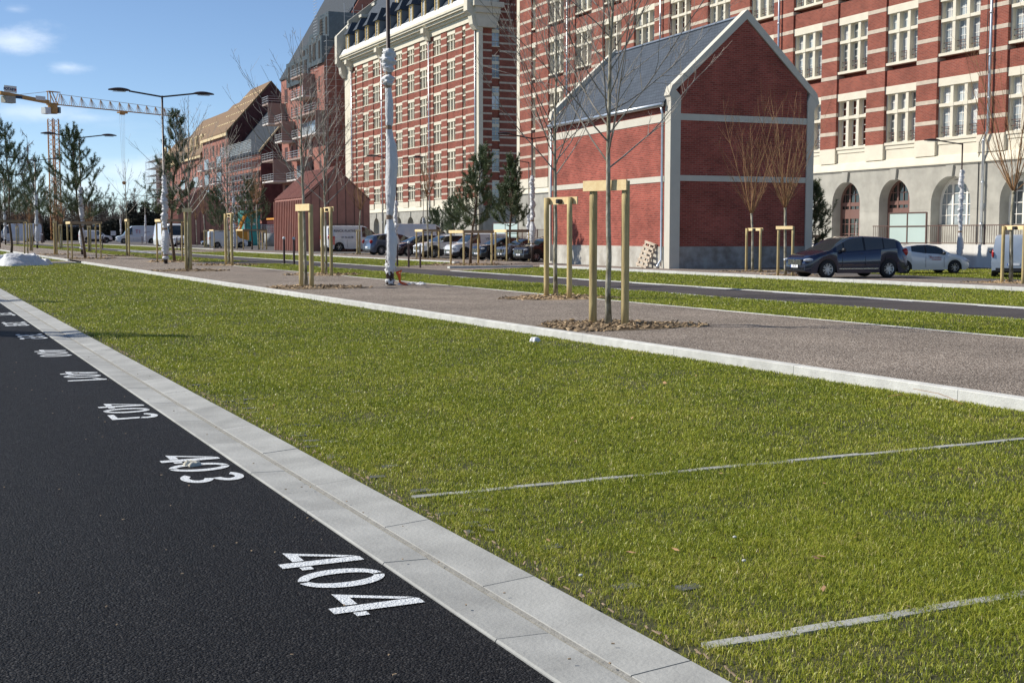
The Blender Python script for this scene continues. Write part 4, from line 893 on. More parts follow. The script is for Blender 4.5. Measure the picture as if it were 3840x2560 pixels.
def vehicle(name, label, cat, D, M_, loc, rz, sc, group=None):
    """front towards -x; D holds the shape"""
    L, Wd, H = D['L'], D['W'], D['H']; r = D.get('r', .33); root = thing(name, label, cat, loc, rz, group, sc)
    xf, xr = D['axles']; prof, belt = D['prof'], D['belt']; base = D.get('base', .20); van = D.get('van', False)
    X = sorted(set([round(L * k / 44, 4) for k in range(45)] + [xf + (r + .055) * math.cos(PI * k / 12) for k in range(13)] + [xr + (r + .055) * math.cos(PI * k / 12) for k in range(13)] + [p[0] * L for p in prof] + [v for w_ in D['glass'] for v in w_[:2]] + [D['ws'][0], D['ws'][1], D['rw'][0], D['rw'][1]]))
    X = [x for x in X if -1e-6 <= x <= L + 1e-6]; XX = [X[0]]
    for x in X[1:]:
        if x - XX[-1] > .012: XX.append(x)
    rings = []
    for x in XX:
        u = x / L; t = H * interp(u, prof); b = min(H * interp(u, belt), t - .015); hw = Wd / 2 * (1 - D.get('tf', .20) * max(0, 1 - u / .13) ** 2.2 - D.get('tr', .10) * max(0, (u - .90) / .10) ** 2)
        zb = base + .10 * max(0, 1 - u / .05) + .12 * max(0, (u - .95) / .05); za = zb
        for xc in (xf, xr):
            if abs(x - xc) < r + .055: za = max(za, r + math.sqrt((r + .055) ** 2 - (x - xc) ** 2))
        tumble = D.get('tumble', .30); wr = hw * .955 - (t - b) * tumble
        m1 = za + (b - za) * .45; k_ = 1.0 if not van else 1.0
        rings.append([(x, 0, zb + .02), (x, hw * .80, zb + .02), (x, hw * .965, za), (x, hw * 1.0, max(za + .01, m1)), (x, hw * .985, b - .05 * (b - za)), (x, hw * .955, b), (x, wr, b + (t - b) * .90), (x, wr * .90, b + (t - b) * .985), (x, wr * .5, t - .002), (x, 0, t)])
    bodyM, gl_, gl2, ws, rw = MB(), MB(), MB(), MB(), MB()
    for i in range(len(rings) - 1):
        x0, x1 = rings[i][0][0], rings[i + 1][0][0]; xm = (x0 + x1) / 2
        for j in range(9):
            for s in (1, -1):
                q = [rings[i][j], rings[i + 1][j], rings[i + 1][j + 1], rings[i][j + 1]]; q = [(a, b * s, c) for a, b, c in q]
                f = (0, 1, 2, 3) if s > 0 else (3, 2, 1, 0); tgt = bodyM; mi = 0
                if j == 5 and any(a <= xm <= b for a, b in D['glass']): tgt = gl_ if s > 0 else gl2
                elif j == 5 and D['glass'] and D['glass'][0][0] <= xm <= D['glass'][-1][1] and not van: mi = 1
                elif j >= 6 and D['ws'][0] <= xm <= D['ws'][1]: tgt = ws
                elif j >= 6 and D['rw'][0] < D['rw'][1] and D['rw'][0] <= xm <= D['rw'][1]: tgt = rw
                elif j <= 1: mi = 1
                elif j == 2 and D.get('clad'): mi = 1
                tgt.add(q, [f], mi)
    for ring, rev in ((rings[0], False), (rings[-1], True)):
        q = ring + [(a, -b, c) for a, b, c in ring[::-1][1:-1]]; n = len(q); bodyM.add(q, [tuple(range(n)) if not rev else tuple(range(n))[::-1]], 0)
    me = bodyM.mesh('body', [M_, BLACKP]); me.polygons.foreach_set('use_smooth', [True] * len(me.polygons)); body = link('body', me, root)
    import bmesh
    bm = bmesh.new(); bm.from_mesh(me); bmesh.ops.remove_doubles(bm, verts=bm.verts, dist=.002); bmesh.ops.recalc_face_normals(bm, faces=bm.faces)
    for e in bm.edges:
        if len(e.link_faces) == 2 and e.calc_face_angle(0) > rad(38): e.smooth = False
    bm.to_mesh(me); bm.free()
    for g_, nm in ((gl_, 'side_window'), (gl2, 'side_window'), (ws, 'windscreen'), (rw, 'rear_window')):
        if g_.f:
            q = g_.mesh(nm, CARGLASS); bm = bmesh.new(); bm.from_mesh(q); bmesh.ops.remove_doubles(bm, verts=bm.verts, dist=.002); bmesh.ops.recalc_face_normals(bm, faces=bm.faces)
            for f in bm.faces: f.smooth = True
            bm.to_mesh(q); bm.free(); link(nm, q, root)
    hw = Wd / 2; tw = .22
    for x in (xf, xr):
        for s in (-1, 1): wheel(root, x, s * (hw - tw / 2 - .015), r, tw, s, D.get('spokes', 10), D.get('style', 0))
        p = MB(); p.box(x - r - .04, x + r + .04, -hw + .26, hw - .26, base, r * 2 + .05); p.build('wheel_arch_liner', BLACKP, root)
    def side(x, z):                                    # y of the body side at x, z
        u = x / L; t = H * interp(u, prof); b = min(H * interp(u, belt), t - .015); h_ = Wd / 2 * (1 - D.get('tf', .20) * max(0, 1 - u / .13) ** 2.2 - D.get('tr', .10) * max(0, (u - .90) / .10) ** 2)
        return h_ * 1.0 if z < b * .8 else h_ * .975
    zf = D.get('zlight', .66); fl = D.get('lamp', (.34, .07))
    for s in (-1, 1):
        p = MB(); xl = D.get('xlight', .26); p.ball((xl, s * (side(xl, zf) - .11), zf), (fl[0], .115, fl[1]), 10); o = p.build('headlight', LENS, root, True)
        p = MB(); zt = D.get('ztail', .92); p.ball((L - .09, s * (side(L - .1, zt) - .05), zt), (.14, .07, D.get('tailh', .16)), 10); p.build('tail_light', REDL, root, True)
        p = MB(); xm = D['ws'][0] + (D['ws'][1] - D['ws'][0]) * .55; zm = H * interp(xm / L, belt) + .06; p.ball((xm, s * (hw + .10), zm), (.085, .11, .085), 8); p.beam((xm, s * (hw - .06), zm - .05), (xm, s * (hw + .06), zm - .04), .05); p.build('wing_mirror', D.get('mirror', BLACKP), root, True)
    p = MB(); gz0, gz1, gw = D.get('grille', (.50, .70, .55)); p.box(-.018, .10, -gw, gw, gz0, gz1); o = p.build('grille', BLACKP, root)
    p = MB(); n = 5
    for k in range(n): z = gz0 + (gz1 - gz0) * (k + .5) / n; p.box(-.032, .0, -gw + .04, gw - .04, z - .011, z + .011)
    p.build('slats', CHROME, o)
    if D.get('badge', True):
        p = MB(); zc = (gz0 + gz1) / 2 + .04; p.prism([(0, zc - .10), (.055, zc), (0, zc + .10), (-.055, zc)], 'x', -.05, -.03); p.build('badge', CHROME, root)
    p = MB(); p.box(.0, .12, -hw * .72, hw * .72, base + .10, base + .24); p.box(L - .10, L + .015, -hw * .78, hw * .78, base + .08, base + .24); p.build('bumper_intake', BLACKP, root)
    for xx in (-.022, L + .002):
        p = MB(); z = base + (.22 if xx < 0 else D.get('rplate', .35)); p.box(xx - .012, xx + .012, -.26, .26, z, z + .11, 0); p.box(xx - .014, xx + .014, .225 if xx < 0 else -.26, .26 if xx < 0 else -.225, z + .001, z + .109, 1); p.build('number_plate', [PLATE, BLUE], root)
        if D.get('plate') and xx < 0: text(D['plate'], .11, INK, 'lettering', root, frame_mtx((xx - .013, -.02, z + .055), (0, -1, 0), (0, 0, 1)))
    p = MB()
    for s in (-1, 1):
        for xs in D['doors']:
            z1 = H * interp(xs / L, belt) - .03; p.beam((xs, s * (side(xs, .5) * .985), base + .12), (xs + .02, s * (side(xs, .5) + .001), base + .45), .012, .012); p.beam((xs + .02, s * (side(xs, .5) + .001), base + .45), (xs, s * (side(xs, z1) - .003), z1), .012, .012)
        for xs in D.get('handles', []): zz = H * interp(xs / L, belt) - .14; p.box(xs, xs + .18, s * (side(xs, zz) - .02), s * (side(xs, zz) + .012), zz, zz + .03)
    p.build('door_seams', BLACKP, root)
    if D.get('trim'):
        p = MB()
        for s in (-1, 1):
            p.box(xf + .5, xr - .5, s * (hw - .03), s * (hw + .006), base + .16, base + .19)
            g0, g1 = D['glass'][0][0], D['glass'][-1][1]; k = 16; pts = []
            for i in range(k + 1):
                x = g0 + (g1 - g0) * i / k; u = x / L; t = H * interp(u, prof); b = min(H * interp(u, belt), t - .015); pts.append((x, s * ((hw * .955 - (t - b) * D.get('tumble', .30)) + .004), b + (t - b) * .90 + .01))
            p.tube(pts, .012, 5)
        p.build('chrome_trim', CHROME, root)
    if D.get('rack'):
        p = MB()
        for s in (-1, 1): p.tube([(D['ws'][1] + .2, s * hw * .66, H - .01), (D['ws'][1] + .4, s * hw * .66, H + .05), (L * .86, s * hw * .66, H + .04), (L * .9, s * hw * .66, H * .97)], .018, 5)
        p.build('roof_rail', CHROME, root)
    p = MB(); p.ball((L * .55, 0, 1.0), (.01, .01, .01), 4)
    root['L_'] = L
    return root
MPV = dict(L=4.63, W=1.86, H=1.66, r=.36, axles=(.92, 3.72), prof=[(0, .36), (.012, .47), (.05, .545), (.13, .60), (.215, .655), (.30, .79), (.40, .935), (.47, .985), (.56, 1.0), (.72, .985), (.88, .925), (.925, .88), (.965, .70), (.99, .54), (1, .36)],
           belt=[(0, .34), (.10, .50), (.24, .62), (.6, .665), (.9, .72), (1, .5)], glass=[(1.32, 1.62), (1.68, 2.55), (2.65, 3.45), (3.52, 4.06)], ws=(1.0, 2.0), rw=(4.2, 4.42), doors=(1.55, 2.60, 3.55), handles=(2.35, 3.3), zlight=.72, lamp=(.36, .075), spokes=16, style=0, trim=True, ztail=1.02, grille=(.52, .74, .5), plate='37 ZT')
HATCH = dict(L=4.06, W=1.73, H=1.45, r=.315, axles=(.82, 3.41), prof=[(0, .38), (.02, .50), (.06, .56), (.16, .63), (.26, .68), (.36, .86), (.44, .955), (.54, 1.0), (.68, .985), (.83, .92), (.90, .87), (.96, .68), (.99, .52), (1, .36)],
             belt=[(0, .36), (.12, .52), (.26, .635), (.6, .69), (.82, .77), (.9, .75), (1, .5)], glass=[(1.42, 2.30), (2.38, 3.10)], ws=(1.06, 1.78), rw=(3.60, 3.86), doors=(1.38, 2.34), handles=(2.05,), zlight=.62, lamp=(.30, .07), spokes=9, ztail=.86, grille=(.42, .60, .5))
SUV = dict(L=4.30, W=1.82, H=1.60, r=.35, axles=(.86, 3.46), prof=[(0, .40), (.01, .54), (.04, .62), (.14, .665), (.245, .70), (.34, .86), (.42, .955), (.52, 1.0), (.70, .985), (.88, .93), (.94, .80), (.985, .58), (1, .36)],
           belt=[(0, .40), (.08, .58), (.26, .665), (.6, .70), (.9, .74), (1, .5)], glass=[(1.42, 2.2), (2.3, 3.05), (3.12, 3.6)], ws=(1.05, 1.80), rw=(3.85, 4.05), doors=(1.36, 2.25, 3.1), handles=(1.98, 2.85), zlight=.80, lamp=(.30, .08), clad=True, rack=True, ztail=.98, tailh=.14, grille=(.55, .80, .55), plate='FP 73')
VAN = dict(L=4.80, W=1.92, H=1.96, r=.33, axles=(.86, 3.95), prof=[(0, .32), (.01, .42), (.05, .47), (.15, .53), (.215, .57), (.29, .80), (.355, .955), (.42, .995), (.6, 1.0), (.95, .995), (.985, .97), (1.0, .90)],
           belt=[(0, .32), (.08, .44), (.22, .55), (1, .56)], glass=[(1.22, 2.10)], ws=(1.04, 1.70), rw=(9, 9), doors=(1.16, 2.14, 3.3), handles=(1.85, 2.3), zlight=.76, lamp=(.26, .12), van=True, tumble=.14, tr=.02, tf=.24, ztail=1.05, tailh=.24, spokes=6, grille=(.48, .66, .6))
BIGVAN = dict(VAN, L=6.0, W=2.05, H=2.45, axles=(.95, 4.7), prof=[(0, .26), (.01, .36), (.04, .41), (.12, .455), (.165, .485), (.225, .70), (.30, .90), (.36, .985), (.45, 1.0), (.95, 1.0), (.99, .98), (1, .9)], belt=[(0, .28), (.06, .38), (.18, .485), (1, .49)], glass=[(1.25, 2.15)], ws=(.98, 1.80), doors=(1.2, 2.2, 3.5), handles=(1.9, 2.4), zlight=.82)
SMALLVAN = dict(VAN, L=4.40, W=1.81, H=1.82, axles=(.85, 3.58), prof=[(0, .36), (.012, .48), (.05, .545), (.15, .59), (.235, .635), (.33, .84), (.40, .955), (.47, .995), (.6, 1.0), (.95, .995), (.985, .96), (1, .85)], belt=[(0, .36), (.08, .50), (.24, .60), (1, .62)], glass=[(1.34, 2.15)], ws=(1.06, 1.75), doors=(1.3, 2.2, 3.2), handles=(1.9, 2.35), zlight=.74, lamp=(.32, .09), clad=True)
def put(name, label, cat, D, M_, px, py, ytop, axle, hdg, near=1, group=None, dx=0):
    """the near wheel of the given axle touches the ground seen at (px,py); the roof is seen at row ytop; hdg = direction of travel (degrees from +Y towards +X)"""
    P = G(px, py); d = P.dot(FH) ; sc = (zat(P, ytop) - ZG) / D['H']
    h = rad(hdg); fwd = Vector((math.sin(h), math.cos(h), 0)); xax = -fwd; yax = Vector((-xax.y, xax.x, 0))
    lx = D['axles'][axle]; ly = near * D['W'] / 2
    o = P - xax * (lx * sc) - yax * (ly * sc)
    return vehicle(name, label, cat, D, M_, (o.x, o.y, ZG + .012), math.atan2(xax.y, xax.x), sc, group)
NAVY = paint('navy', (.008, .014, .045), .4, .25); WHITE = paint('white', (.62, .64, .66), 0, .35); SILV = paint('silver_blue', (.13, .16, .22), .7, .3); PLUM = paint('plum', (.030, .008, .014), .4, .25)
BLK = paint('black', (.012, .013, .018), .3, .25); GREYP = paint('grey', (.12, .13, .15), .6, .3); BRN = paint('bronze', (.035, .030, .030), .5, .25); LBLUE = paint('pale_blue', (.36, .42, .50), .1, .35)
PK = 'vehicles parked in front of the far factory'
put('parked_car', 'glossy navy people carrier with chrome trim parked beside the two staked copper trees', 'car', MPV, NAVY, 3334, 1043, 886, 1, 277, -1)
cl = put('parked_car', 'white three door hatchback parked behind the navy people carrier', 'car', HATCH, WHITE, 3394, 1029, 916, 1, 106, 1)
text('Rabot Dutilleul', .10, REDINK, 'lettering', cl, frame_mtx((1.85, .872, .80), (-1, 0, 0), (0, 0, 1))); text('Construction', .09, REDINK, 'lettering', cl, frame_mtx((1.8, .872, .70), (-1, 0, 0), (0, 0, 1)))
put('parked_van', 'pale blue panel van seen from behind at the right edge', 'van', VAN, LBLUE, 3716, 1040, 880, 1, 48, -1, dx=0)
v = put('parked_van', 'white panel van with roof rack, lettering and red rear beside the clad annex', 'van', VAN, WHITE, 1273, 944, 846, 1, 88, 1, PK)
for s_, z_, h_, M2 in (('RINCK PLATHERIE', 1.55, .26, INK), ('07 70 03.78', 1.06, .20, INK)): text(s_, h_, M2, 'lettering', v, frame_mtx((3.3, .925 if z_ > 1.2 else .965, z_), (-1, 0, 0), (0, 0, 1)))
p = MB(); p.box(4.3, 4.72, .93, .972, .5, 1.15); p.build('red_panel', paint('red', (.45, .02, .02)), v)
p = MB()
for x in np.arange(1.9, 4.7, .5): p.beam((x, -.75, 2.03), (x, .75, 2.03), .03)
for y in (-.75, .75): p.beam((1.8, y, 2.05), (4.7, y, 2.05), .035)
p.build('roof_rack', BLACKP, v)
put('parked_van', 'roof of a white van showing behind the lettered panel van', 'van', BIGVAN, WHITE, 1425, 938, 855, 0, 88, 1, PK)
put('parked_car', 'silver blue people carrier showing its rear, behind the wrapped lamp post', 'car', dict(MPV, trim=False), SILV, 1432, 957, 876, 1, 88, 1, PK)
put('parked_car', 'dark plum people carrier facing the path behind the bollards', 'car', dict(MPV, trim=False), PLUM, 1533, 961, 882, 0, 268, -1, PK)
put('parked_van', 'tall white panel van parked in the back row', 'van', BIGVAN, WHITE, 1690, 952, 840, 0, 90, 1, PK)
put('parked_car', 'white compact crossover with roof rails facing the path', 'car', dict(SUV, mirror=CHROME), WHITE, 1628, 968, 881, 0, 268, -1, PK)
v = put('parked_van', 'small white delivery van with grey lettering on its side', 'van', SMALLVAN, WHITE, 1742, 972, 875, 0, 268, -1, PK)
text('VITALIS', .22, mat('grey_lettering', (.12, .12, .13)), 'lettering', v, frame_mtx((2.9, -.875, 1.42), (1, 0, 0), (0, 0, 1)))
put('parked_car', 'black crossover with silver grille between the two framed pines', 'car', SUV, BLK, 1850, 977, 890, 0, 266, -1, PK)
put('parked_car', 'small grey city crossover with round headlamps behind the right pine frame', 'car', dict(SUV, L=4.1, H=1.55, axles=(.84, 3.3), lamp=(.16, .12)), GREYP, 1938, 979, 895, 0, 266, -1, PK)
put('parked_car', 'dark bronze crossover half hidden by the brick house', 'car', SUV, BRN, 2012, 983, 892, 0, 266, -1, PK)
FV = 'vehicles standing far down the street'
v = put('parked_van', 'long white van lettered T1 facing left beyond the bollards', 'van', BIGVAN, WHITE, 465, 913, 847, 0, 272, -1, FV)
text('T1', .72, REDINK, 'lettering', v, frame_mtx((2.9, -1.035, 1.62), (1, 0, 0), (0, 0, 1))); text('Travaux', .16, INK, 'lettering', v, frame_mtx((4.3, -1.035, 1.62), (1, 0, 0), (0, 0, 1)))
v = put('parked_van', 'white van with black windscreen and striped bumper behind the wrapped lamp', 'van', BIGVAN, WHITE, 634, 927, 836, 0, 172, 1, FV)
put('parked_van', 'small white van facing right behind the framed pine', 'van', SMALLVAN, WHITE, 400, 912, 864, 0, 88, 1, FV)
put('parked_van', 'white van hidden behind stakes at the far left', 'van', BIGVAN, WHITE, 118, 910, 839, 1, 272, -1, FV)
put('parked_car', 'black hatchback facing left behind a framed tree', 'car', HATCH, BLK, 784, 926, 885, 0, 272, -1, FV)
put('parked_van', 'white and black pickup van facing right under the orange boom', 'van', dict(VAN, L=4.4, axles=(.8, 3.5)), WHITE, 905, 930, 866, 0, 95, 1, FV)
# ---- site objects
P = G(936, 921); o = thing('portable_toilet', 'teal portable site toilet behind the pine frame', 'toilet', (P.x, P.y, ZG), .1, sc=1.9)
p = MB(); p.box(-.55, .55, -.55, .55, 0, 2.1); p.prism([(-.6, 2.1), (.6, 2.1), (.45, 2.3), (-.45, 2.3)], 'y', -.6, .6); TEAL = mat('teal_plastic', (.02, .23, .21), .5, var=.1); p.build('cabin', TEAL, o)
p = MB(); p.box(-.38, .38, -.58, -.55, .12, 1.95); d = p.build('door', mat('teal_door', (.03, .30, .27), .5), o); p = MB(); p.box(-.15, .2, -.60, -.58, 1.35, 1.5); p.build('sign', PAINT, d)
p = MB(); p.box(-.56, -.50, -.585, -.55, 0, 2.1); p.build('corner_post', PAINT, o)
P = G(1014, 924); p = MB(); p.lathe([(.30, 0), (.42, 0), (.42, .95), (.30, .95), (.30, 0)], 20); o = p.build('concrete_pipe', KERBC, None, True); o.location = (P.x, P.y, ZG); o.scale = (1.6,) * 3; tag(o, 'short upright concrete pipe section beside the clad annex', 'concrete pipe')
P = G(905, 925); o = thing('excavator', 'orange yellow excavator with raised boom behind the parked pickup van', 'excavator', (P.x, P.y, ZG), axis_z(U3) + 1.2, sc=.9)
EXC = mat('machine_yellow', (.62, .25, .01), .45, var=.05)
p = MB(); p.box(-.9, .7, -.8, .8, .8, 2.2); p.build('house', EXC, o); p = MB(); p.box(-1.2, 1.2, -1, -.6, 0, .7); p.box(-1.2, 1.2, .6, 1, 0, .7); p.build('track', TYRE, o)
p = MB(); p.beam((.5, 0, 1.6), (-.6, .6, 3.9), .38, .3); p.beam((-.6, .6, 3.9), (-2.6, 1.0, 4.6), .3, .26); d = p.build('boom', EXC, o); p = MB(); p.beam((.7, .15, 1.4), (0, .4, 2.7), .14); p.build('ram', CHROME, d)
P = G(1010, 918); o = thing('container', 'dark red site container under an orange beam behind the mesh fence', 'container', (P.x + 6, P.y + 14, ZG), axis_z(U3), sc=1.3)
p = MB(); p.box(-3, 3, -1.2, 1.2, .1, 2.6); x = -2.9
while x < 3: p.box(x, x + .08, 1.2, 1.23, .15, 2.55); x += .2
RUST = mat('container_red', (.13, .025, .022), .7, var=.2); p.build('body', RUST, o); p = MB(); p.box(-3, 3, -1.1, 1.3, 2.75, 2.95); p.build('beam', EXC, o)
for i in range(4):
    P = G(968 + 22 * i, 922); o = thing('mesh_fence', ['leftmost', 'second', 'third', 'rightmost'][i] + ' of the four wire mesh site fence panels left of the clad annex', 'fence', (P.x, P.y + 4, ZG), .15, 'wire mesh site fence panels'); q = MB()
    for x in (0, 2.6): q.tube([(x, 0, 0), (x, 0, 2.6)], .04, 6)
    q.tube([(0, 0, 2.6), (2.6, 0, 2.6)], .035, 6); q.tube([(0, 0, .3), (2.6, 0, .3)], .035, 6); q.build('frame', GALV, o)
    q = MB(); [q.beam((x, 0, .3), (x, 0, 2.6), .012) for x in np.arange(.2, 2.6, .2)]; [q.beam((0, 0, z), (2.6, 0, z), .012) for z in np.arange(.6, 2.6, .35)]; q.build('mesh', GALV, o)
# ---- wooden pallet leaning on the house
UHv = UH; NH = Vector((-UH.y, UH.x, 0))
P = PH + UH * 1.55 + NH * .42; o = thing('pallet', 'weathered wooden pallet leaning against the brick house wall', 'pallet', (P.x, P.y, ZG + .015), axis_z(UH)); 
PAL = mat('pallet_wood', (.50, .42, .33), .85, var=.2, vscale=5)
p = MB(); ln = 1.05; dirv = Vector((0, -.33, .94)); 
for k in range(6): c = dirv * (ln * (k + .3) / 5.6); p.beam(Vector((-.42, .02, .05)) + c, Vector((.42, .02, .05)) + c, .022, .10)
p.build('slats', PAL, o); p = MB()
for x in (-.38, 0, .38): p.beam(Vector((x, -.03, 0)), Vector((x, -.03, 0)) + dirv * 1.08, .09, .07)
p.build('bearers', PAL, o); o.rotation_euler = (0, rad(-9), axis_z(UH))
# ================================================================== CRANE
CD = lambda px, Z: FH * Z + RT * ((px - 1920) * Z / math.hypot(F, 1280 - HZ))
PC = CD(212, 300); TIP = CD(686, 332); CT = CD(15, 279)
ju = (Vector((TIP.x, TIP.y, 0)) - Vector((PC.x, PC.y, 0))); JL = ju.length; jz = math.atan2(ju.y, ju.x)
zb = zat(PC, 397); CR = thing('tower_crane', 'yellow tower crane with long lattice jib rising behind the trees', 'crane', (PC.x, PC.y, 0), jz)
CY = mat('crane_yellow', (.40, .21, .055), .5, var=.08); CO = mat('crane_orange_mast', (.42, .20, .07), .6)
p = MB(); mh = .85
for x in (-mh, mh):
    for y in (-mh, mh): p.beam((x, y, 0), (x, y, zb - 3.5), .22)
z = 0
while z < zb - 5:
    for a, b in (((-mh, -mh), (mh, -mh)), ((mh, -mh), (mh, mh)), ((mh, mh), (-mh, mh)), ((-mh, mh), (-mh, -mh))): p.beam((*a, z), (*b, z + 1.1), .08); p.beam((*b, z + 1.1), (*a, z + 2.2), .08)
    z += 2.2
p.build('mast', CO, CR)
p = MB(); p.lathe([(1.0, zb - 2.2), (1.1, zb - 2.0), (1.1, zb - .2), (.9, zb)], 14); p.box(-1.3, 1.2, -.6, .6, zb - .25, zb + .25)
for s in (-.5, .5): p.beam((-.9, s, zb + .2), (-.9, s, zb + 2.9), .16); p.beam((.9, s, zb + .2), (-.5, s, zb + 2.9), .16); p.beam((1.0, s, zb + .2), (1.8, s, zb + 2.6), .13)
p.box(-1.3, 1.9, -.5, .5, zb + 2.8, zb + 2.95); p.build('tower_head', CY, CR)
p = MB(); k = 13; ht = 2.45; J = JL
for s in (-.5, .5): p.beam((1.0, s, zb), (J, s, zb), .12)
p.beam((1.6, 0, zb + ht), (J - 2, 0, zb + ht * .72), .09)
for i in range(k):
    x = 2.4 + (J - 5) * i / (k - 1); zt = zb + ht - ht * .28 * i / (k - 1)
    for dx_ in (-1.5, -.9, -.3, .3):
        for s in (-.5, .5): p.beam((x, 0, zt), (min(max(x - dx_ , 1.2), J), s, zb), .055)
p.build('jib', CY, CR)
p = MB(); cl_ = 13.9; UPC = 1.0; p.prism([(-1.2, zb), (-1.2, zb + .75), (-cl_, zb + .75 + UPC), (-cl_, zb + UPC)], 'y', -.6, .6)
p.beam((-1, 0, zb + 2.8), (-cl_ + 4, 0, zb + 1.2), .09); p.build('counter_jib', CY, CR)
zb += UPC * .8; p = MB(); p.box(-cl_ + .9, -cl_ + 3.6, -.8, .8, zb - 1.5, zb - .02); p.build('counterweight', GREY, CR)
bx = -cl_ + 2.4; p = MB(); p.box(bx - 1.6, bx + 1.6, -.66, -.62, zb + .78, zb + 2.3); sg = p.build('name_board', WHITEW, CR); text('POTAIN', .82, mat('navy_lettering', (.01, .03, .12)), 'lettering', sg, frame_mtx((bx - .3, -.69, zb + 1.5), (1, 0, 0), (0, 0, 1)), bold=.03)
p = MB(); p.ball((bx + 1.35, -.7, zb + 1.5), (.22, .04, .26), 8); p.build('emblem', REDINK, sg)
zb -= UPC * .5; p = MB(); p.box(-5.0, -2.4, -.68, -.63, zb + .3, zb + 1.2); p.build('banner', WZINC, CR)
p = MB(); p.box(-cl_ + 3.7, -cl_ + 5.4, -.66, -.61, zb + .1, zb + .75); sg = p.build('name_plate', mat('slate_blue', (.03, .05, .09)), CR)
zb -= UPC * .3; p = MB(); p.box(-2.6, -1.1, -.8, .8, zb - 2.4, zb - .9); p.build('machine_cabin', WZINC, CR)
p = MB(); p.box(1.1, 1.7, -.7, .7, zb - 2.0, zb - .6); p.build('operator_cab', CARGLASS, CR)
xt = J * .52; p = MB(); p.box(xt - 1.2, xt + 1.2, -.6, .6, zb - .55, zb - .2); p.box(xt - .5, xt + .5, -.4, .4, zb - .9, zb - .55); p.build('trolley', CY, CR)
p = MB(); zh = zat(PC, 672)
for dx_ in (-.9, -.3, .2, .7): p.beam((xt + dx_, 0, zb - .6), (xt + dx_ * .35, 0, zh), .03)
p.build('hoist_cables', STEEL, CR); p = MB(); p.ball((xt, 0, zh - .3), (.7, .3, .45), 8); p.build('hook_block', CY, CR)
# ================================================================== TREES
def curve(p, d, L, n, up, jit, R):
    pts = [Vector(p)]; d = Vector(d).normalized()
    for i in range(n):
        d = (d + Vector((R.gauss(0, jit), R.gauss(0, jit), up / n + R.gauss(0, jit * .5)))).normalized(); pts.append(pts[-1] + d * (L / n))
    return pts
def taper(r0, r1, n): return [r0 + (r1 - r0) * (i / n) ** .8 for i in range(n + 1)]
def bare_tree(name, label, loc, h, first, r0, seed, spread=1.0, nb=16, barkm=BARK, twigm=TWIG, group=None, lean=(0, 0), fine=1.0, sub=5, cat='tree', ns=4):
    R = random.Random(seed); root = thing(name, label, cat, (loc.x, loc.y, loc.z if len(loc) > 2 else ZG), 0, group)
    t = MB(); n = 14; pts = []; x = y = 0.0
    for i in range(n + 1):
        k = i / n; pts.append(Vector((lean[0] * k * h + x, lean[1] * k * h + y, h * k - (.06 if i == 0 else 0)))); x += R.gauss(0, .012 * h / 6) ; y += R.gauss(0, .012 * h / 6)
    rr = [r0 * (1.25 if i == 0 else 1) * max(.05, (1 - (i / n)) ** .85 * .95 + .05) for i in range(n + 1)]
    t.tube(pts, rr, 9); 
    for i in range(14): q = pts[1 + i % (n // 2)]; a = R.uniform(0, 6.3); zz = R.uniform(.2, first); k = zz / h * n; i0 = int(k); c = pts[i0].lerp(pts[i0 + 1], k - i0); rk = rr[i0] * .95; t.ball((c.x + math.cos(a) * rk * .8, c.y + math.sin(a) * rk * .8, c.z), (rk * .35, rk * .35, rk * .4), 5)
    t.build('trunk', barkm, root, True)
    c = MB()
    def at(z): k = min(max(z / h * n, 0), n - .001); i = int(k); return pts[i].lerp(pts[i + 1], k - i), rr[i] + (rr[i + 1] - rr[i]) * (k - i)
    for b in range(nb):
        f = b / (nb - 1); z = first + (h * .88 - first) * f ** 1.1; p, r = at(z); a = b * 2.4 + R.uniform(-.5, .5)
        el = R.uniform(.45, .95) + .30 * f; L = (h - z) * R.uniform(.55, .92) + .30; d = (math.cos(a) * math.cos(el) * spread, math.sin(a) * math.cos(el) * spread, math.sin(el))
        m_ = 9; bp = curve(p, d, L, m_, R.uniform(.35, .95), .075, R); br = min(r * .5, .006 + .0062 * L) * min(fine, 1.35); rs = taper(br, .0026 * min(fine, 1.3), m_); c.tube(bp, rs, 5, cap=False)
        for s in range(int(sub * (0.5 + L / 2.2))):
            k = R.uniform(.16, .95) * m_; i0 = int(k); q = bp[i0].lerp(bp[i0 + 1], k - i0); dd = (bp[i0 + 1] - bp[i0]).normalized(); side = Vector((R.gauss(0, 1), R.gauss(0, 1), R.gauss(0.15, .5))).normalized()
            l2 = L * R.uniform(.18, .5) * (1.15 - k / m_); sp = curve(q, dd * .9 + side * .75, l2, 5, R.uniform(.2, .9), .11, R); c.tube(sp, taper(min(rs[i0] * .6, .0075), .0022 * fine, 5), 3, cap=False)
            for w_ in range(R.choice((0, 1, 2, 2))):
                kk = R.uniform(.3, .9) * 5; j0 = int(kk); q2 = sp[j0].lerp(sp[j0 + 1], kk - j0); l3 = l2 * R.uniform(.25, .55); c.tube(curve(q2, (sp[j0 + 1] - sp[j0]).normalized() + Vector((R.gauss(0, .6), R.gauss(0, .6), R.gauss(.1, .4))), l3, 3, .3, .1, R), taper(.0034 * fine, .0020 * fine, 3), 3, cap=False)
    c.build('crown', twigm, root); return root
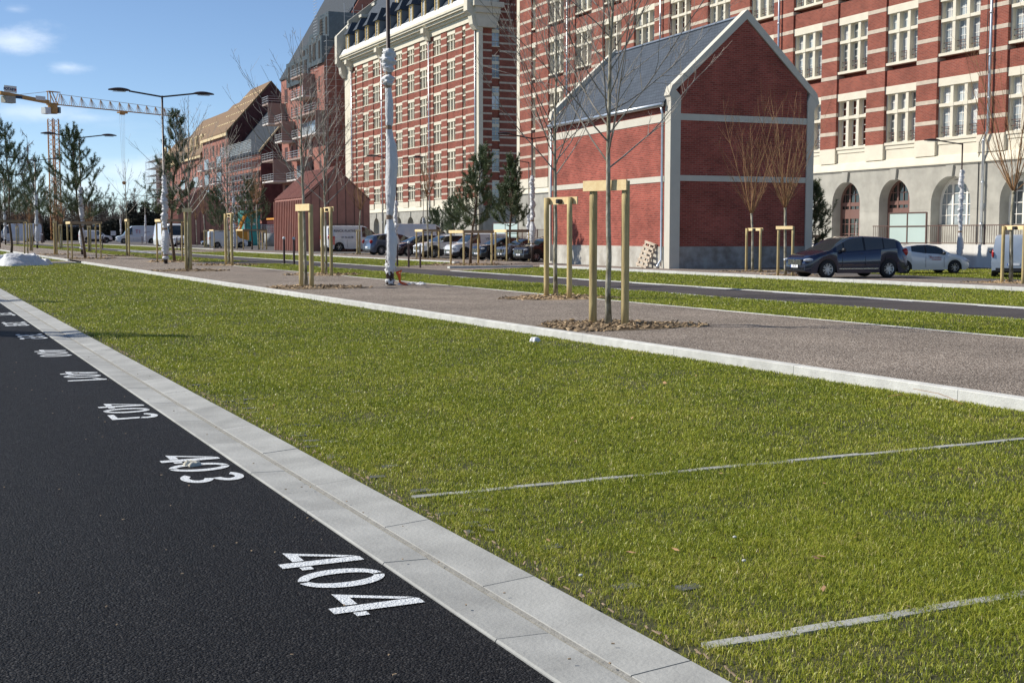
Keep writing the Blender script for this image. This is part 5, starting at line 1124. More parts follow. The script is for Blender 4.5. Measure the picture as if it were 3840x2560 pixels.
def broom_tree(name, label, loc, h, first, r0, seed, spread=.32, nb=13, group=None, fine=1.0, sub=9):
    R = random.Random(seed); root = thing(name, label, 'tree', (loc.x, loc.y, ZG), 0, group)
    t = MB(); pts = curve((0, 0, -.05), (R.gauss(0, .03), R.gauss(0, .03), 1), first + .05, 6, .2, .02, R); t.tube(pts, taper(r0, r0 * .75, 6), 8); t.ball(tuple(pts[-1]), (r0 * .95, r0 * .95, r0 * 1.1), 8); t.build('trunk', BARK, root, True)
    c = MB(); top = pts[-1]
    for b in range(nb):
        a = b * 2.39996 + R.uniform(-.3, .3); q = (b / nb) ** .5; el = PI / 2 - q * R.uniform(.55, 1.0); L = (h - first) * (1.0 - .45 * q) * R.uniform(.75, 1.0)
        d = (math.cos(a) * math.cos(el), math.sin(a) * math.cos(el), math.sin(el) + .02); bp = curve(top, d, L, 10, .55 + .7 * q, .055, R)
        rs = taper((.016 if q > .35 else .024) * fine ** .3, .0032 * fine, 10); c.tube(bp, rs, 5, cap=False)
        for s in range(int(sub * (.5 + L / 3))):
            k = R.uniform(.08, .97) * 10; i0 = int(k); q_ = bp[i0].lerp(bp[i0 + 1], k - i0); dd = (bp[i0 + 1] - bp[i0]).normalized(); side = Vector((R.gauss(0, 1), R.gauss(0, 1), R.gauss(0, .3))).normalized()
            c.tube(curve(q_, dd + side * .55, L * R.uniform(.12, .32), 4, .4, .08, R), taper(.0048 * fine, .0022 * fine, 4), 3, cap=False)
    c.build('crown', COPPER, root); return root
def pine_tree(name, label, loc, h, first, r0, seed, width=1.25, group=None, nw=8, bend=.02):
    R = random.Random(seed); root = thing(name, label, 'tree', (loc.x, loc.y, ZG), 0, group)
    t = MB(); n = 12; pts = [Vector((0, 0, -.05))]; d = Vector((R.gauss(0, .1), R.gauss(0, .1), 1))
    for i in range(n): d = (d + Vector((R.gauss(0, bend * 4), R.gauss(0, bend * 4), .25))).normalized(); pts.append(pts[-1] + d * h / n * 1.02)
    rr = [r0 * max(.10, (1 - i / n) ** .8) for i in range(n + 1)]; t.tube(pts, rr, 8); c = MB()
    def at(z): k = min(max(z / h * n, 0), n - .001); i = int(k); return pts[i].lerp(pts[i + 1], k - i)
    V, Fc = [], []
    def shoot(sp, dens, rad_):
        """needles round a shoot"""
        m_ = len(sp) - 1
        for k in range(dens):
            f = R.uniform(0, 1); i0 = min(int(f * m_), m_ - 1); q = sp[i0].lerp(sp[i0 + 1], f * m_ - i0); dd = (sp[i0 + 1] - sp[i0]).normalized()
            o = dd.orthogonal().normalized(); o.rotate(Matrix.Rotation(R.uniform(0, 6.28), 3, dd)); nd = (dd * R.uniform(.5, 1.1) + o * .9).normalized() * rad_ * R.uniform(.7, 1.15)
            w_ = nd.cross(Vector((R.gauss(0, 1), R.gauss(0, 1), R.gauss(0, 1)))).normalized() * .0095; b = len(V); V.extend([tuple(q - w_), tuple(q + w_), tuple(q + nd)]); Fc.append((b, b + 1, b + 2))
    ring = []
    for w_ in range(nw):
        z = first + (h * .93 - first) * (w_ / (nw - 1)) ** .9; p = at(z); nbr = R.choice((4, 5, 5, 6)) if w_ < nw - 1 else 3; f = w_ / (nw - 1)
        for b in range(nbr):
            a = 2 * PI * b / nbr + R.uniform(-.45, .45); L = width * (1.05 - .75 * f) * R.uniform(.55, 1.2); el = R.uniform(-.05, .35) + .65 * f
            bp = curve(p, (math.cos(a) * math.cos(el), math.sin(a) * math.cos(el), math.sin(el)), L, 6, .75, .09, R); t.tube(bp, taper(.014 + .006 * (1 - f), .005, 6), 4, cap=False)
            shoot(bp[2:], 95, .155)
            for s in range(int(1.5 + 4.2 * L)):
                k = R.uniform(.3, .97) * 6; i0 = int(k); q = bp[i0].lerp(bp[i0 + 1], k - i0); side = Vector((R.gauss(0, 1), R.gauss(0, 1), R.gauss(.35, .5))).normalized()
                sp = curve(q, (bp[i0 + 1] - bp[i0]).normalized() * .6 + side * .8, R.uniform(.30, .62) * (.6 + .4 * L), 3, .9, .06, R); t.tube(sp, .006, 3, cap=False); shoot(sp, 88, .155)
    shoot(pts[-3:], 190, .17)
    t.build('trunk', PBARK, root, True)
    me = bpy.data.meshes.new('crown'); me.from_pydata(V, [], Fc); me.materials.append(NEEDLE); link('crown', me, root); return root
# ---- stakes and frames that hold the young trees
def stake(root, P, ztop, r=.045, lean=(0, 0)):
    q = MB(); n = 6; pts = [(P[0] + lean[0] * k / n, P[1] + lean[1] * k / n, -.08 + (ztop + .08) * k / n) for k in range(n + 1)]; q.tube(pts, r, 10); return q.build('stake', STAKE, root, True)
def stakes2(label, l, r, ytop, front, group='stake pairs holding young trees', rs=.045, bh=.14, ends=(.10, .10), tie=True):
    A, B_ = G(*l), G(*r); M_ = (A + B_) / 2; z = zat(M_, ytop) - ZG; o = thing('tree_stakes', label, 'tree stakes', (M_.x, M_.y, ZG), 0, group); a = A - M_; b = B_ - M_; a.z = b.z = 0
    zs = z - .01 if not front else z - .015
    stake(o, (a.x, a.y), zs, rs); stake(o, (b.x, b.y), zs, rs); d = (b - a).normalized(); v = Vector((-M_.x, -M_.y, 0)).normalized() * (1 if front else -1)
    nrm = Vector((-d.y, d.x, 0)); nrm = nrm if nrm.dot(v) > 0 else -nrm; off = nrm * (rs + .016); q = MB(); q.beam(a - d * ends[0] + off + Vector((0, 0, z - bh / 2)), b + d * ends[1] + off + Vector((0, 0, z - bh / 2)), .028, bh)
    q.build('crossbar', PLANK, o)
    if tie: q = MB(); c = off * .4; q.lathe([(.055, -.045), (.072, -.04), (.072, .04), (.055, .045)], 10, (c.x, c.y, z - bh * .6)); q.beam((c.x, c.y, z - bh * .6), (c.x + off.x, c.y + off.y, z - bh * .6), .03, .06); q.build('strap', BLACKP, o)
    return o
def frame4(label, px, py, ytop, w, rz=None, at=None, group='square stake frames round young trees', rs=.045, dark=True):
    P = at if at is not None else G(px, py); z = zat(P, ytop if at is None else 880) - ZG; o = thing('tree_stakes', label, 'tree stakes', (P.x, P.y, ZG), 0.03 if rz is None else rz, group); h = w / 2
    for x in (-h, h):
        for y in (-h, h): stake(o, (x, y), z - .01, rs)
    for x in (-h, h): q = MB(); q.beam((x * 1.0 + (rs + .014) * (1 if x > 0 else -1), -h - .1, z - .07), (x + (rs + .014) * (1 if x > 0 else -1), h + .1, z - .07), .026, .13); q.build('crossbar', PLANK, o)
    for y in (-h, h): q = MB(); q.beam((-h - .08, y + (rs + .014) * (1 if y > 0 else -1), z - .07), (h + .08, y + (rs + .014) * (1 if y > 0 else -1), z - .07), .026, .13); q.build('crossbar', SHADEPLANK, o)
    q = MB(); q.beam((-h, -h, z - .2), (h, h, z - .2), .02, .04); q.build('strap', BLACKP, o); return o
MULCH = mat('bark_chip', (0.36, 0.265, 0.155), 0.9, col2=(0.17, 0.115, 0.065), vscale=11, detail=2, isl=.75)
def mulch(px, py, rx, ry, n, label, size=.05):
    P = G(px, py); R = random.Random(int(px)); b = MB()
    for i in range(n):
        a = R.uniform(0, 6.28); q = math.sqrt(R.random()) * (1 + .22 * math.sin(3 * a + px)); x, y = rx * q * math.cos(a), ry * q * math.sin(a); z = .034 * (1 - q * .8) * R.random() + .010
        if P.x + x < 8.19 or 12.72 < P.x + x < 12.86: continue
        l = size * R.uniform(.5, 1.6); w_ = l * R.uniform(.18, .45); d = R.uniform(0, 6.28); ti = R.gauss(0, .35)
        b.beam((x - math.cos(d) * l / 2, y - math.sin(d) * l / 2, z - ti * l / 2), (x + math.cos(d) * l / 2, y + math.sin(d) * l / 2, z + ti * l / 2), w_, w_ * .35)
    k = 22; b.add([(max(8.16 - P.x, rx * .93 * math.cos(2 * PI * i / k)), ry * .93 * math.sin(2 * PI * i / k), .006) for i in range(k)] + [(0, 0, .03)], [(i, (i + 1) % k, k) for i in range(k)])
    o = b.build('bark_mulch', MULCH); o.location = (P.x, P.y, ZG); tag(o, label, 'mulch', kind='stuff')
# near trees
def up(px, py, ytop): P = G(px, py); return P, zat(P, ytop) - ZG
GT = 'young bare trees of the gravel path'; GC = 'copper twigged young trees'; GP = 'young pines'
P, _ = up(2283, 1220, 0); bare_tree('young_tree', 'tall bare young tree with mottled trunk between the two nearest stakes', P, 6.9, 2.25, .043, 11, 1.1, 34, group=GT, sub=7, fine=.9)
stakes2('nearest stake pair with a pale knotty crossbar in front of the trunk', (2223, 1213), (2343, 1221), 678, True, rs=.058, bh=.150, ends=(.13, .08), tie=False)
P, _ = up(2085, 1111, 0); bare_tree('young_tree', 'bare young tree with mossy trunk just left of the nearest staked tree', P, 6.9, 2.55, .046, 12, 1.1, 30, group=GT, sub=7, fine=1.0)
stakes2('second nearest stake pair, its crossbar behind the trunk with a black tie', (2049, 1115), (2135, 1120), 740, False, rs=.055, bh=.15, ends=(.06, .16))
P, _ = up(1149, 1073, 0); bare_tree('young_tree', 'bare young tree with long leaning shoots in front of the clad annex', P, 6.5, 2.4, .045, 13, 1.0, 26, group=GT, lean=(-.02, .0), sub=5, fine=1.0)
stakes2('stake pair with bright crossbar left of the wrapped lamp post', (1130, 1076), (1169, 1079), 766, True, rs=.058, bh=.17, tie=False)
P, _ = up(1223, 1027, 0); bare_tree('young_tree', 'bare young tree standing right behind the bright stake pair', P, 6.4, 2.3, .043, 14, .95, 24, group=GT, sub=6, fine=1.4)
stakes2('stake pair with dark tie just behind the bright pair', (1210, 1029), (1243, 1034), 777, False, rs=.055, bh=.15)
P, _ = up(708, 1012, 0); bare_tree('young_tree', 'thin white barked young tree beside the nearer two armed lamp', P, 6.4, 2.0, .045, 15, .9, 24, group=GT, sub=5, fine=1.6)
stakes2('stake pair with pale crossbar beside the nearer two armed lamp', (699, 1013), (716, 1013), 781, True, rs=.055, bh=.15, tie=False)
P, _ = up(860, 992, 0); bare_tree('young_tree', 'slender bare young tree before the scaffolded block', P, 5.9, 2.2, .05, 16, 1.0, 24, group=GT, sub=5, fine=1.8)
stakes2('stake pair standing before the distant yellow boom', (848, 993), (871, 996), 800, False, rs=.06, bh=.16)
P, _ = up(478, 958, 0); bare_tree('young_tree', 'sparse young tree with few long shoots left of the T1 van', P, 6.2, 2.6, .05, 17, 1.2, 12, group=GT, sub=3, fine=2.0)
stakes2('stake pair seen edge on left of the T1 van', (476, 959), (485, 961), 822, True, rs=.06, bh=.14, tie=False)
MU = 'ring of bark mulch at the foot of '
mulch(2290, 1222, 1.25, .95, 1500, MU + 'the nearest staked tree', .062); mulch(2090, 1116, 1.2, 1.0, 700, MU + 'the second nearest tree', .07); mulch(1160, 1078, 1.4, 1.1, 420, MU + 'the tree left of the wrapped lamp', .09)
mulch(1225, 1030, 1.3, 1.1, 260, MU + 'the tree behind the bright stake pair', .11); mulch(708, 1015, 1.5, 1.2, 260, MU + 'the thin tree beside the lamp', .11); mulch(860, 994, 1.5, 1.3, 200, MU + 'the slender tree before the yellow boom', .12)
mulch(480, 960, 1.7, 1.3, 160, MU + 'the sparse tree left of the T1 van', .14); mulch(655, 981, 1.5, 1.3, 160, MU + 'the leaning pine', .14); mulch(320, 970, 1.7, 1.3, 140, MU + 'the framed pine at the left', .15); mulch(209, 955, 1.8, 1.4, 120, MU + 'the far copper tree', .16)
mulch(2822, 1019, 1.3, .8, 220, MU + 'the left copper tree by the gable', .10); mulch(2950, 1034, 1.5, .8, 240, MU + 'the right copper tree by the gable', .10); mulch(3790, 1060, 1.4, .8, 260, MU + 'the copper tree at the right edge', .09)
mulch(1764, 992, 1.9, 1.3, 160, MU + 'the left framed pine by the cars', .13); mulch(1921, 978, 1.7, 1.1, 140, MU + 'the right framed pine by the cars', .13); mulch(1606, 972, 1.5, 1.0, 110, MU + 'the copper tree before the white crossover', .13); mulch(1345, 954, 1.6, 1.0, 110, MU + 'the copper tree before the lettered van', .14)
# copper trees
P, h_ = up(2822, 1018, 262); broom_tree('copper_tree', 'left of the two copper twigged trees in front of the brick gable', P, h_, 2.05, .050, 31, group=GC, nb=14)
stakes2('stake pair of the left copper tree at the gable, with black tie', (2798, 1017), (2850, 1021), 855, False, rs=.045, bh=.10, ends=(.03, .06))
P, h_ = up(2946, 1033, 250); broom_tree('copper_tree', 'right of the two copper twigged trees, beside the navy people carrier', P, h_, 2.15, .052, 32, group=GC, nb=17)
stakes2('stake pair beside the navy people carrier, pale crossbar in front', (2917, 1035), (2971, 1037), 848, True, rs=.045, bh=.10, ends=(.05, .05), tie=False)
P, h_ = up(3790, 1062, -140); broom_tree('copper_tree', 'large copper twigged tree at the right edge of the photo', P, h_, 2.45, .058, 33, group=GC, nb=12)
stakes2('stake pair at the right edge before the pale blue van', (3757, 1062), (3836, 1066), 846, False, rs=.048, bh=.11, ends=(.03, .05))
P, h_ = up(1606, 972, 535); broom_tree('copper_tree', 'copper twigged tree before the white crossover', P, h_, 3.3, .055, 34, group=GC, fine=1.5)
P, h_ = up(1346, 953, 600); broom_tree('copper_tree', 'copper twigged tree before the lettered panel van', P, h_, 3.0, .06, 35, group=GC, fine=1.6)
frame4('narrow four post frame before the white crossover', 1604, 969, 860, .95); stakes2('thin stake pair before the lettered panel van', (1340, 956), (1350, 956), 861, True, rs=.05, bh=.12, tie=False)
P, h_ = up(970, 937, 600); broom_tree('copper_tree', 'copper twigged tree beside the teal portable toilet', P, h_, 4.0, .07, 36, group=GC, fine=2.0)
P, h_ = up(772, 927, 640); broom_tree('copper_tree', 'copper twigged tree before the far clad annex', P, h_, 3.5, .07, 37, group=GC, fine=2.0, nb=9)
stakes2('thin stake pair before the far clad annex', (767, 928), (776, 928), 863, True, rs=.06, bh=.16, tie=False)
P, h_ = up(739, 921, 730); broom_tree('copper_tree', 'small copper twigged tree against the wall of the far annex', P, h_, 3.2, .06, 38, group=GC, fine=2.0, nb=8)
for i, (x, y, yt, yb, lb) in enumerate([(209, 954, 640, 829, 'copper twigged tree with pale stakes left of the framed pine'), (117, 940, 700, 837, 'copper twigged tree left of the far wrapped lamp'), (228, 932, 720, 841, 'copper twigged tree right behind the pale stakes'), (336, 943, 740, 846, 'copper twigged tree behind the framed pine'), (66, 917, 760, 848, 'farthest copper twigged tree at the left')]):
    P, h_ = up(x, y, yt); broom_tree('copper_tree', lb, P, h_, h_ * .42, .06, 41 + i, group=GC, fine=2.2, nb=10)
    stakes2('stakes of the ' + lb, (x - 4, y + 1), (x + 5, y + 1), yb, True, rs=.055, bh=.15, tie=False, ends=(.06, .06))
# pines
for i, (x, y, yt, wd, fr, lb) in enumerate([(655, 981, 415, 1.45, (648, 980, 822, 1.25), 'leaning pine behind the nearer two armed lamp'), (320, 969, 484, 2.2, (317, 971, 831, 1.5), 'broad young pine inside a square frame, left of the crane jib tip'), (42, 958, 467, 2.3, (46, 963, 825, 1.6), 'dark young pine inside a square frame at the left edge'),
        (1764, 991, 562, 1.45, (1767, 993, 863, 1.35), 'young framed pine between white van and black crossover'), (1921, 977, 594, 1.3, (1921, 979, 861, 1.25), 'young pine inside a frame left of the gabled house'), (829, 930, 710, 2.3, (826, 931, 861, 1.6), 'far pine before the scaffolded block'), (945, 936, 682, 2.4, (944, 936, 860, 2.1), 'far pine before the teal portable toilet'), (120, 924, 600, 3.0, None, 'far pine behind the plastic heap'), (0, 930, 560, 2.6, None, 'far pine cut by the left edge of the photo')]):
    P, h_ = up(x, y, yt); pine_tree('pine_tree', lb, P, h_, h_ * (.30 if i in (0, 1, 2) else .34), .055 + .004 * h_, 60 + i, wd, GP, nw=9 if i < 5 else 8)
    if fr: frame4('frame round the ' + lb, fr[0], fr[1], fr[2], fr[3])
P = G(3010, 900); P = Vector((36.0, 36.0 * math.cos(YAW + rad(12.9)) / math.sin(YAW + rad(12.9)), ZG)); pine_tree('pine_tree', 'green pine behind the right corner of the gabled house', P, zat(P, 700) - ZG, 1.0, .07, 71, 1.3, GP, nw=9)
frame4('stake frame of the pine behind the gabled house', 3005, 1012, 905, .9, at=P)
P = Vector((46, 124, ZG)); P = onX(1700, 50.0); P.z = ZG; pine_tree('pine_tree', 'light green pine rising behind the white delivery van', P, zat(P, 745) - ZG, 1.4, .08, 72, 2.0, GP, nw=9)
P = onX(1640, 50.0); P.z = ZG; pine_tree('pine_tree', 'small pine behind the tall white van', P, zat(P, 790) - ZG, 1.4, .08, 73, 1.7, GP, nw=7)
for (x, y) in ((994, 935),): stakes2('lone stake pair right of the teal toilet', (x - 9, y), (x + 6, y), 866, True, rs=.06, bh=.14, tie=False)
# background trees
def far_tree(label, x, Z, h, w, seed, m_=FARTWIG, group='bare trees along the horizon', droop=False):
    R = random.Random(seed); P = CD(x, Z); o = thing('bare_tree', label, 'tree', (P.x, P.y, 0), 0, group); t = MB(); pts = curve((0, 0, 0), (0, 0, 1), h, 8, .3, .05, R); t.tube(pts, taper(.018 * h, .02, 8), 6); t.build('trunk', FARTWIG, o)
    c = MB()
    for b in range(46):
        f = R.uniform(.18, .98); k = f * 8; i0 = min(int(k), 7); p = pts[i0].lerp(pts[i0 + 1], k - i0); a = R.uniform(0, 6.28); L = w * (1.1 - .75 * f) * R.uniform(.5, 1.1); el = R.uniform(.3, 1.0)
        bp = curve(p, (math.cos(a) * math.cos(el), math.sin(a) * math.cos(el), math.sin(el)), L, 5, .5, .12, R); c.tube(bp, taper(.05 + .01 * L, .022, 5), 3, cap=False)
        for s in range(9):
            k = R.uniform(.2, 1) * 4.99; i0 = int(k); q = bp[i0].lerp(bp[i0 + 1], k - i0); sp = curve(q, Vector((R.gauss(0, 1), R.gauss(0, 1), R.gauss(-.5 if droop else .4, .6))), L * R.uniform(.15, .42), 3, -1.2 if droop else .4, .15, R); c.tube(sp, taper(.028, .016, 3), 3, cap=False)
            for q_ in range(2): e = sp[R.choice((1, 2))]; c.tube([e, e + Vector((R.gauss(0, .5), R.gauss(0, .5), R.gauss(-.5 if droop else .3, .4))) * L * .2], .016, 3, cap=False)
    c.build('crown', m_, o); return o
BIRCH = mat('birch_twig', (.17, .115, .10), .9, col2=(.10, .07, .065), vscale=1)
b0 = far_tree('tall drooping birch left of the crane mast', 160, 235, 20, 5.5, 81, BIRCH, droop=True); b1 = far_tree('wispy birch at the far left behind the pines', 95, 240, 16.5, 5.0, 82, BIRCH, droop=True)
f0 = far_tree('bare tree low on the horizon under the jib', 520, 380, 15, 5.5, 83)
def tree_copy(o, label, x, Z, sc, rz):
    P = CD(x, Z); return dup(o, (P.x, P.y, 0), rz, label, sc=sc)
for i, (o, x, Z, sc, lb) in enumerate([(b1, 215, 250, .82, 'drooping birch just behind the crane mast'), (b0, 30, 250, .78, 'birch behind the dark framed pine'), (f0, 590, 390, .95, 'bare tree at the left end of the far scaffold'), (f0, 455, 370, .90, 'bare tree behind the sparse young tree'), (f0, 395, 360, .82, 'bare tree beyond the broad pine'), (f0, 340, 350, .84, 'bare tree hidden behind the broad pine'),
        (f0, 280, 360, .85, 'bare tree right of the crane foot'), (f0, 640, 400, .9, 'bare tree behind the far annex roof'), (f0, 490, 400, .9, 'farther bare tree behind the horizon tree'), (f0, 555, 360, .78, 'low bare tree above the T1 van'), (f0, 245, 330, .75, 'bare tree at the crane foot'), (f0, 60, 330, .9, 'bare tree behind the far left pines'), (f0, 420, 420, 1.0, 'farthest bare tree in the gap')]):
    tree_copy(o, lb, x, Z, sc, 1.3 * i)
# far wood, hedges: dark tangled mass closing the street
def thicket(name, label, xa, xb, Z, h, n, m_, seed, depth=14, leafy=False):
    R = random.Random(seed); A, B_ = CD(xa, Z), CD(xb, Z); V, Fc = [], []
    for i in range(n):
        f = R.random(); hh = h * (.65 + .35 * math.sin(f * 23 + seed) * math.sin(f * 7.3 + 1)) ; P = A.lerp(B_, f) + FH * R.uniform(0, depth); z = R.random() ** .8 * hh; l = R.uniform(.8, 2.2) * (1 if not leafy else .40); d = Vector((R.gauss(0, .5), R.gauss(0, .5), R.gauss(.5, .6))).normalized() * l
        w_ = (RT if R.random() < .6 else FH) * (R.uniform(.07, .17) if not leafy else R.uniform(.15, .35)); q = Vector((P.x, P.y, z)); b = len(V); V.extend([tuple(q - w_), tuple(q + w_), tuple(q + d)]); Fc.append((b, b + 1, b + 2))
    me = bpy.data.meshes.new(name); me.from_pydata(V, [], Fc); me.materials.append(m_); tag(link(name, me), label, 'thicket', kind='stuff')
thicket('far_wood', 'tangled leafless wood closing the view at the end of the street', -250, 720, 420, 13.5, 42000, mat('far_wood_twig', (.075, .062, .055), .9, var=.3, vscale=.15), 5, 30)
HEDGE = mat('dark_hedge', (.022, .026, .018), .9, var=.3, vscale=.5)
thicket('hedge', 'dark hedge behind the far parked vans', -100, 470, 300, 5.2, 16000, HEDGE, 6, 6, True); thicket('evergreen_bush', 'dark evergreen bush behind the T1 van', 470, 600, 300, 9.5, 9000, HEDGE, 7, 8, True)
P = CD(395, 330); o = thing('site_building', 'low dark building with pale roof edge behind the far vans', 'building', (P.x, P.y, 0), -YAW); q = MB(); q.box(-14, 16, 0, 6, 0, 3.6); q.build('walls', mat('dark_wall', (.05, .045, .05), .9, var=.2), o); q = MB(); q.box(-14.3, 16.3, -.3, 6.3, 3.6, 3.9); q.build('roof', BALC if False else ZINC, o)
# ================================================================== LAMPS
def cloth(zr, seed, ofs=(0, 0)):
    """wrapped cloth: rings [(z, r, bulge_dx, crumple)], noisy folds"""
    R = random.Random(seed); b = MB(); n = 22; vs = []; ph = [R.uniform(0, 6.28) for _ in range(6)]; rings = []
    for (z0, r0, d0, c0), (z1, r1, d1, c1) in zip(zr, zr[1:]):
        k = max(2, int(abs(z1 - z0) / .035))
        for i in range(k): f = i / k; g = f * f * (3 - 2 * f); rings.append((z0 + (z1 - z0) * f, r0 + (r1 - r0) * g, d0 + (d1 - d0) * g, c0 + (c1 - c0) * f))
    for z, r, dx_, c in rings:
        for j in range(n):
            a = 2 * PI * j / n; q = c * (.55 * math.sin(34 * z + 2 * a + ph[0] + 1.5 * math.sin(3 * z + a)) + .4 * math.sin(57 * z - 3 * a + ph[1]) + .4 * math.sin(23 * z + 5 * a + ph[2])) + .05 * math.sin(3 * a + 2.5 * z + ph[3]) + .04 * math.sin(7 * a - 4 * z + ph[4])
            rr = r * (1 + q); vs.append((rr * math.cos(a) + dx_ * RT.x, rr * math.sin(a) + dx_ * RT.y, z))
    b.add(vs, [(i * n + j, i * n + (j + 1) % n, (i + 1) * n + (j + 1) % n, (i + 1) * n + j) for i in range(len(rings) - 1) for j in range(n)]); return b
def lamp(label, px, py, ytop, ywrap, arms=2, seed=1, sc=1.0, armdir=0.0, detail=None, yb=None, mast=True, rp=.055, P=None, nowrap=False):
    P = P if P is not None else G(px, py); H_ = zat(P, ytop) - ZG; o = thing('street_lamp', label, 'street lamp', (P.x, P.y, ZG), armdir, 'dark street lamps wrapped in white cloth')
    k = H_ / 7.6; p = MB(); p.tube([(0, 0, 0), (0, 0, 1.1 * k), (0, 0, 1.15 * k), (0, 0, H_)], [.085 * k * sc, .085 * k * sc, rp * k * sc, rp * .8 * k * sc], 12); p.lathe([(.13 * k, 0), (.13 * k, .02), (.085 * k, .03)], 12); p.build('pole', LAMPM, o, True)
    for s in ((-1, 1) if arms == 2 else (-1,)):
        q = MB(); q.beam((0, 0, H_ - .05), (s * 1.45 * k, 0, H_ + (.14 if s < 0 else .16) * k), .055 * k, .07 * k); q.build('arm', LAMPM, o)
        q = MB(); m_ = 9; L = .95 * k
        for i in range(m_ + 1):
            f = i / m_; x = s * (1.4 * k + L * f); hh = (.035 + .075 * math.sin(PI * min(1, f * 1.02)) ** .7 * (1 - .25 * f)) * k; ww = (.05 + .13 * math.sin(PI * min(1, f)) ** .6) * k; zc = H_ + (.16 + .02 * math.sin(PI * f)) * k
            ring_ = [(x, ww * math.cos(2 * PI * j / 12), zc + hh * math.sin(2 * PI * j / 12) * (1 if math.sin(2 * PI * j / 12) > 0 else .55)) for j in range(12)]
            if i == 0: allr = []
            allr += ring_
        q.add(allr, [(i * 12 + j, i * 12 + (j + 1) % 12, (i + 1) * 12 + (j + 1) % 12, (i + 1) * 12 + j) for i in range(m_) for j in range(12)] + [tuple(range(12)), tuple(range(m_ * 12 + 11, m_ * 12 - 1, -1))]); hd = q.build('lamp_head', LAMPM, o, True)
        q = MB(); q.box(s * 1.6 * k, s * 2.15 * k, -.09 * k, .09 * k, H_ + .095 * k, H_ + .11 * k); q.build('lens', WZINC, hd)
    if not nowrap:
        zt = zat(P, ywrap) - ZG; zb_ = .45 * k if yb is None else zat(P, yb) - ZG
        if detail: prof = [(a, max(b * .70, .078), c * .8, d_) for a, b, c, d_ in detail(zt, k)]
        else:
            prof = []; z = zb_; R = random.Random(seed)
            prof.append((z, .10 * k, 0, .35)); prof.append((z + .08 * k, .155 * k, 0, .4)); prof.append((z + .18 * k, .095 * k, 0, .1)); z += .5 * k; prof.append((z, .16 * k, 0, .25)); z2 = zb_ + (zt - zb_) * .36
            prof.append(((z + z2) / 2, .20 * k, .03, .05)); prof.append((z2, .10 * k, 0, .05)); z = z2 + .12 * k
            while z < zt - .2 * k: prof.append((z, R.uniform(.10, .17) * k, R.gauss(0, .02), .30)); z += R.uniform(.12, .3) * k
            prof.append((zt, .09 * k, 0, .35))
        cloth(prof, seed).build('wrapping', CLOTH, o, True)
        q = MB(); zz = zb_ + (zt - zb_) * .36
        for zq in ([zz, zb_ + .18 * k] if not detail else [p_[0] for p_ in prof if p_[3] < 0.011]): rq = (.112 * k) if not detail else .082; q.lathe([(rq, -.05 * k), (rq + .004, -.04 * k), (rq + .004, .04 * k), (rq, .05 * k)], 14, (0, 0, zq))
        q.build('tape', TAPE, o)
    return o
Pm = G(1463, 1070)
ZM = lambda y: zat(Pm, y) - ZG
def mainwrap(zt, k):
    r = [(.02, .135, .0, .3), (ZM(1050), .16, 0, .32), (ZM(1040), .118, 0, .01), (ZM(1026), .14, 0, .12), (ZM(1005), .185, .0, .30), (ZM(985), .175, .02, .2), (ZM(950), .20, .045, .03), (ZM(900), .205, .06, .02), (ZM(860), .155, .03, .06), (ZM(815), .112, 0, .01), (ZM(790), .14, .02, .05), (ZM(720), .19, .05, .03), (ZM(620), .225, .085, .02), (ZM(560), .20, .07, .02), (ZM(510), .135, .02, .05), (ZM(482), .108, 0, .01), (ZM(465), .135, .02, .04), (ZM(400), .15, .02, .03), (ZM(345), .12, 0, .05), (ZM(330), .108, 0, .01), (ZM(322), .19, -.01, .4), (ZM(300), .19, -.01, .45), (ZM(290), .12, 0, .1), (ZM(283), .108, 0, .01), (ZM(272), .18, 0, .4), (ZM(240), .24, 0, .38), (ZM(215), .22, 0, .4), (ZM(200), .17, .02, .4), (ZM(189), .20, .05, .5)]
    return r
lm = lamp('nearest street lamp wrapped in bulging white cloth, its top cut by the photo edge', 1463, 1070, -260, 189, 2, 5, detail=mainwrap, P=Pm, rp=.050)
q = MB(); q.tube([(.14, -.12, .34), (.20, -.16, .25), (.22, -.14, .1), (.34, -.2, .02), (.42, -.2, .01)], [.03, .045, .03, .045, .02], 6); q.tube([(.12, -.13, .34), (.24, -.2, .38), (.2, -.18, .28)], [.02, .04, .02], 5); q.build('ribbon', ORANGE, lm)
q = MB(); b_ = random.Random(3); g_ = [[(.15 + i * .10, -.25 + j * .08, .015 + abs(b_.gauss(0, .035)) * (1 if 0 < i < 8 else .2)) for j in range(4)] for i in range(9)]; q.add([p_ for r_ in g_ for p_ in r_], [(i * 4 + j, i * 4 + j + 1, (i + 1) * 4 + j + 1, (i + 1) * 4 + j) for i in range(8) for j in range(3)]); o = q.build('loose_cloth', CLOTH, lm)
lamp('nearer two armed street lamp with crumpled white wrapping, under the crane jib', 622, 989, 366, 655, 2, 21, yb=972)
lamp('two armed street lamp behind the broad framed pine', 309, 955, 518, 700, 2, 22, yb=935)
lamp('two armed street lamp left of the crane mast', 140, 931, 603, 716, 2, 23, yb=917)
lamp('far two armed street lamp at the left edge', 21, 917, 660, 760, 2, 24, yb=897)
lamp('slim far street lamp in front of the T1 van', 547, 914, 735, 805, 2, 25, yb=912)
lamp('farthest street lamp above the small white van', 454, 880, 748, 818, 2, 26, yb=878, P=CD(454, 290))
lamp('wrapped two armed lamp standing behind the nearest lamp', 1487, 965, 598, 751, 2, 27, yb=952)
lamp('single armed lamp before the far factory arches', 1588, 925, 713, 816, 1, 28, P=onX(1588, 48.0) )
lamp('wrapped two armed lamp left of the gabled house', 1996, 984, 520, 656, 2, 29, yb=925)
lamp('slim wrapped lamp just left of another beside the gabled house', 1983, 930, 610, 790, 1, 30, P=onX(1983, 40.0))
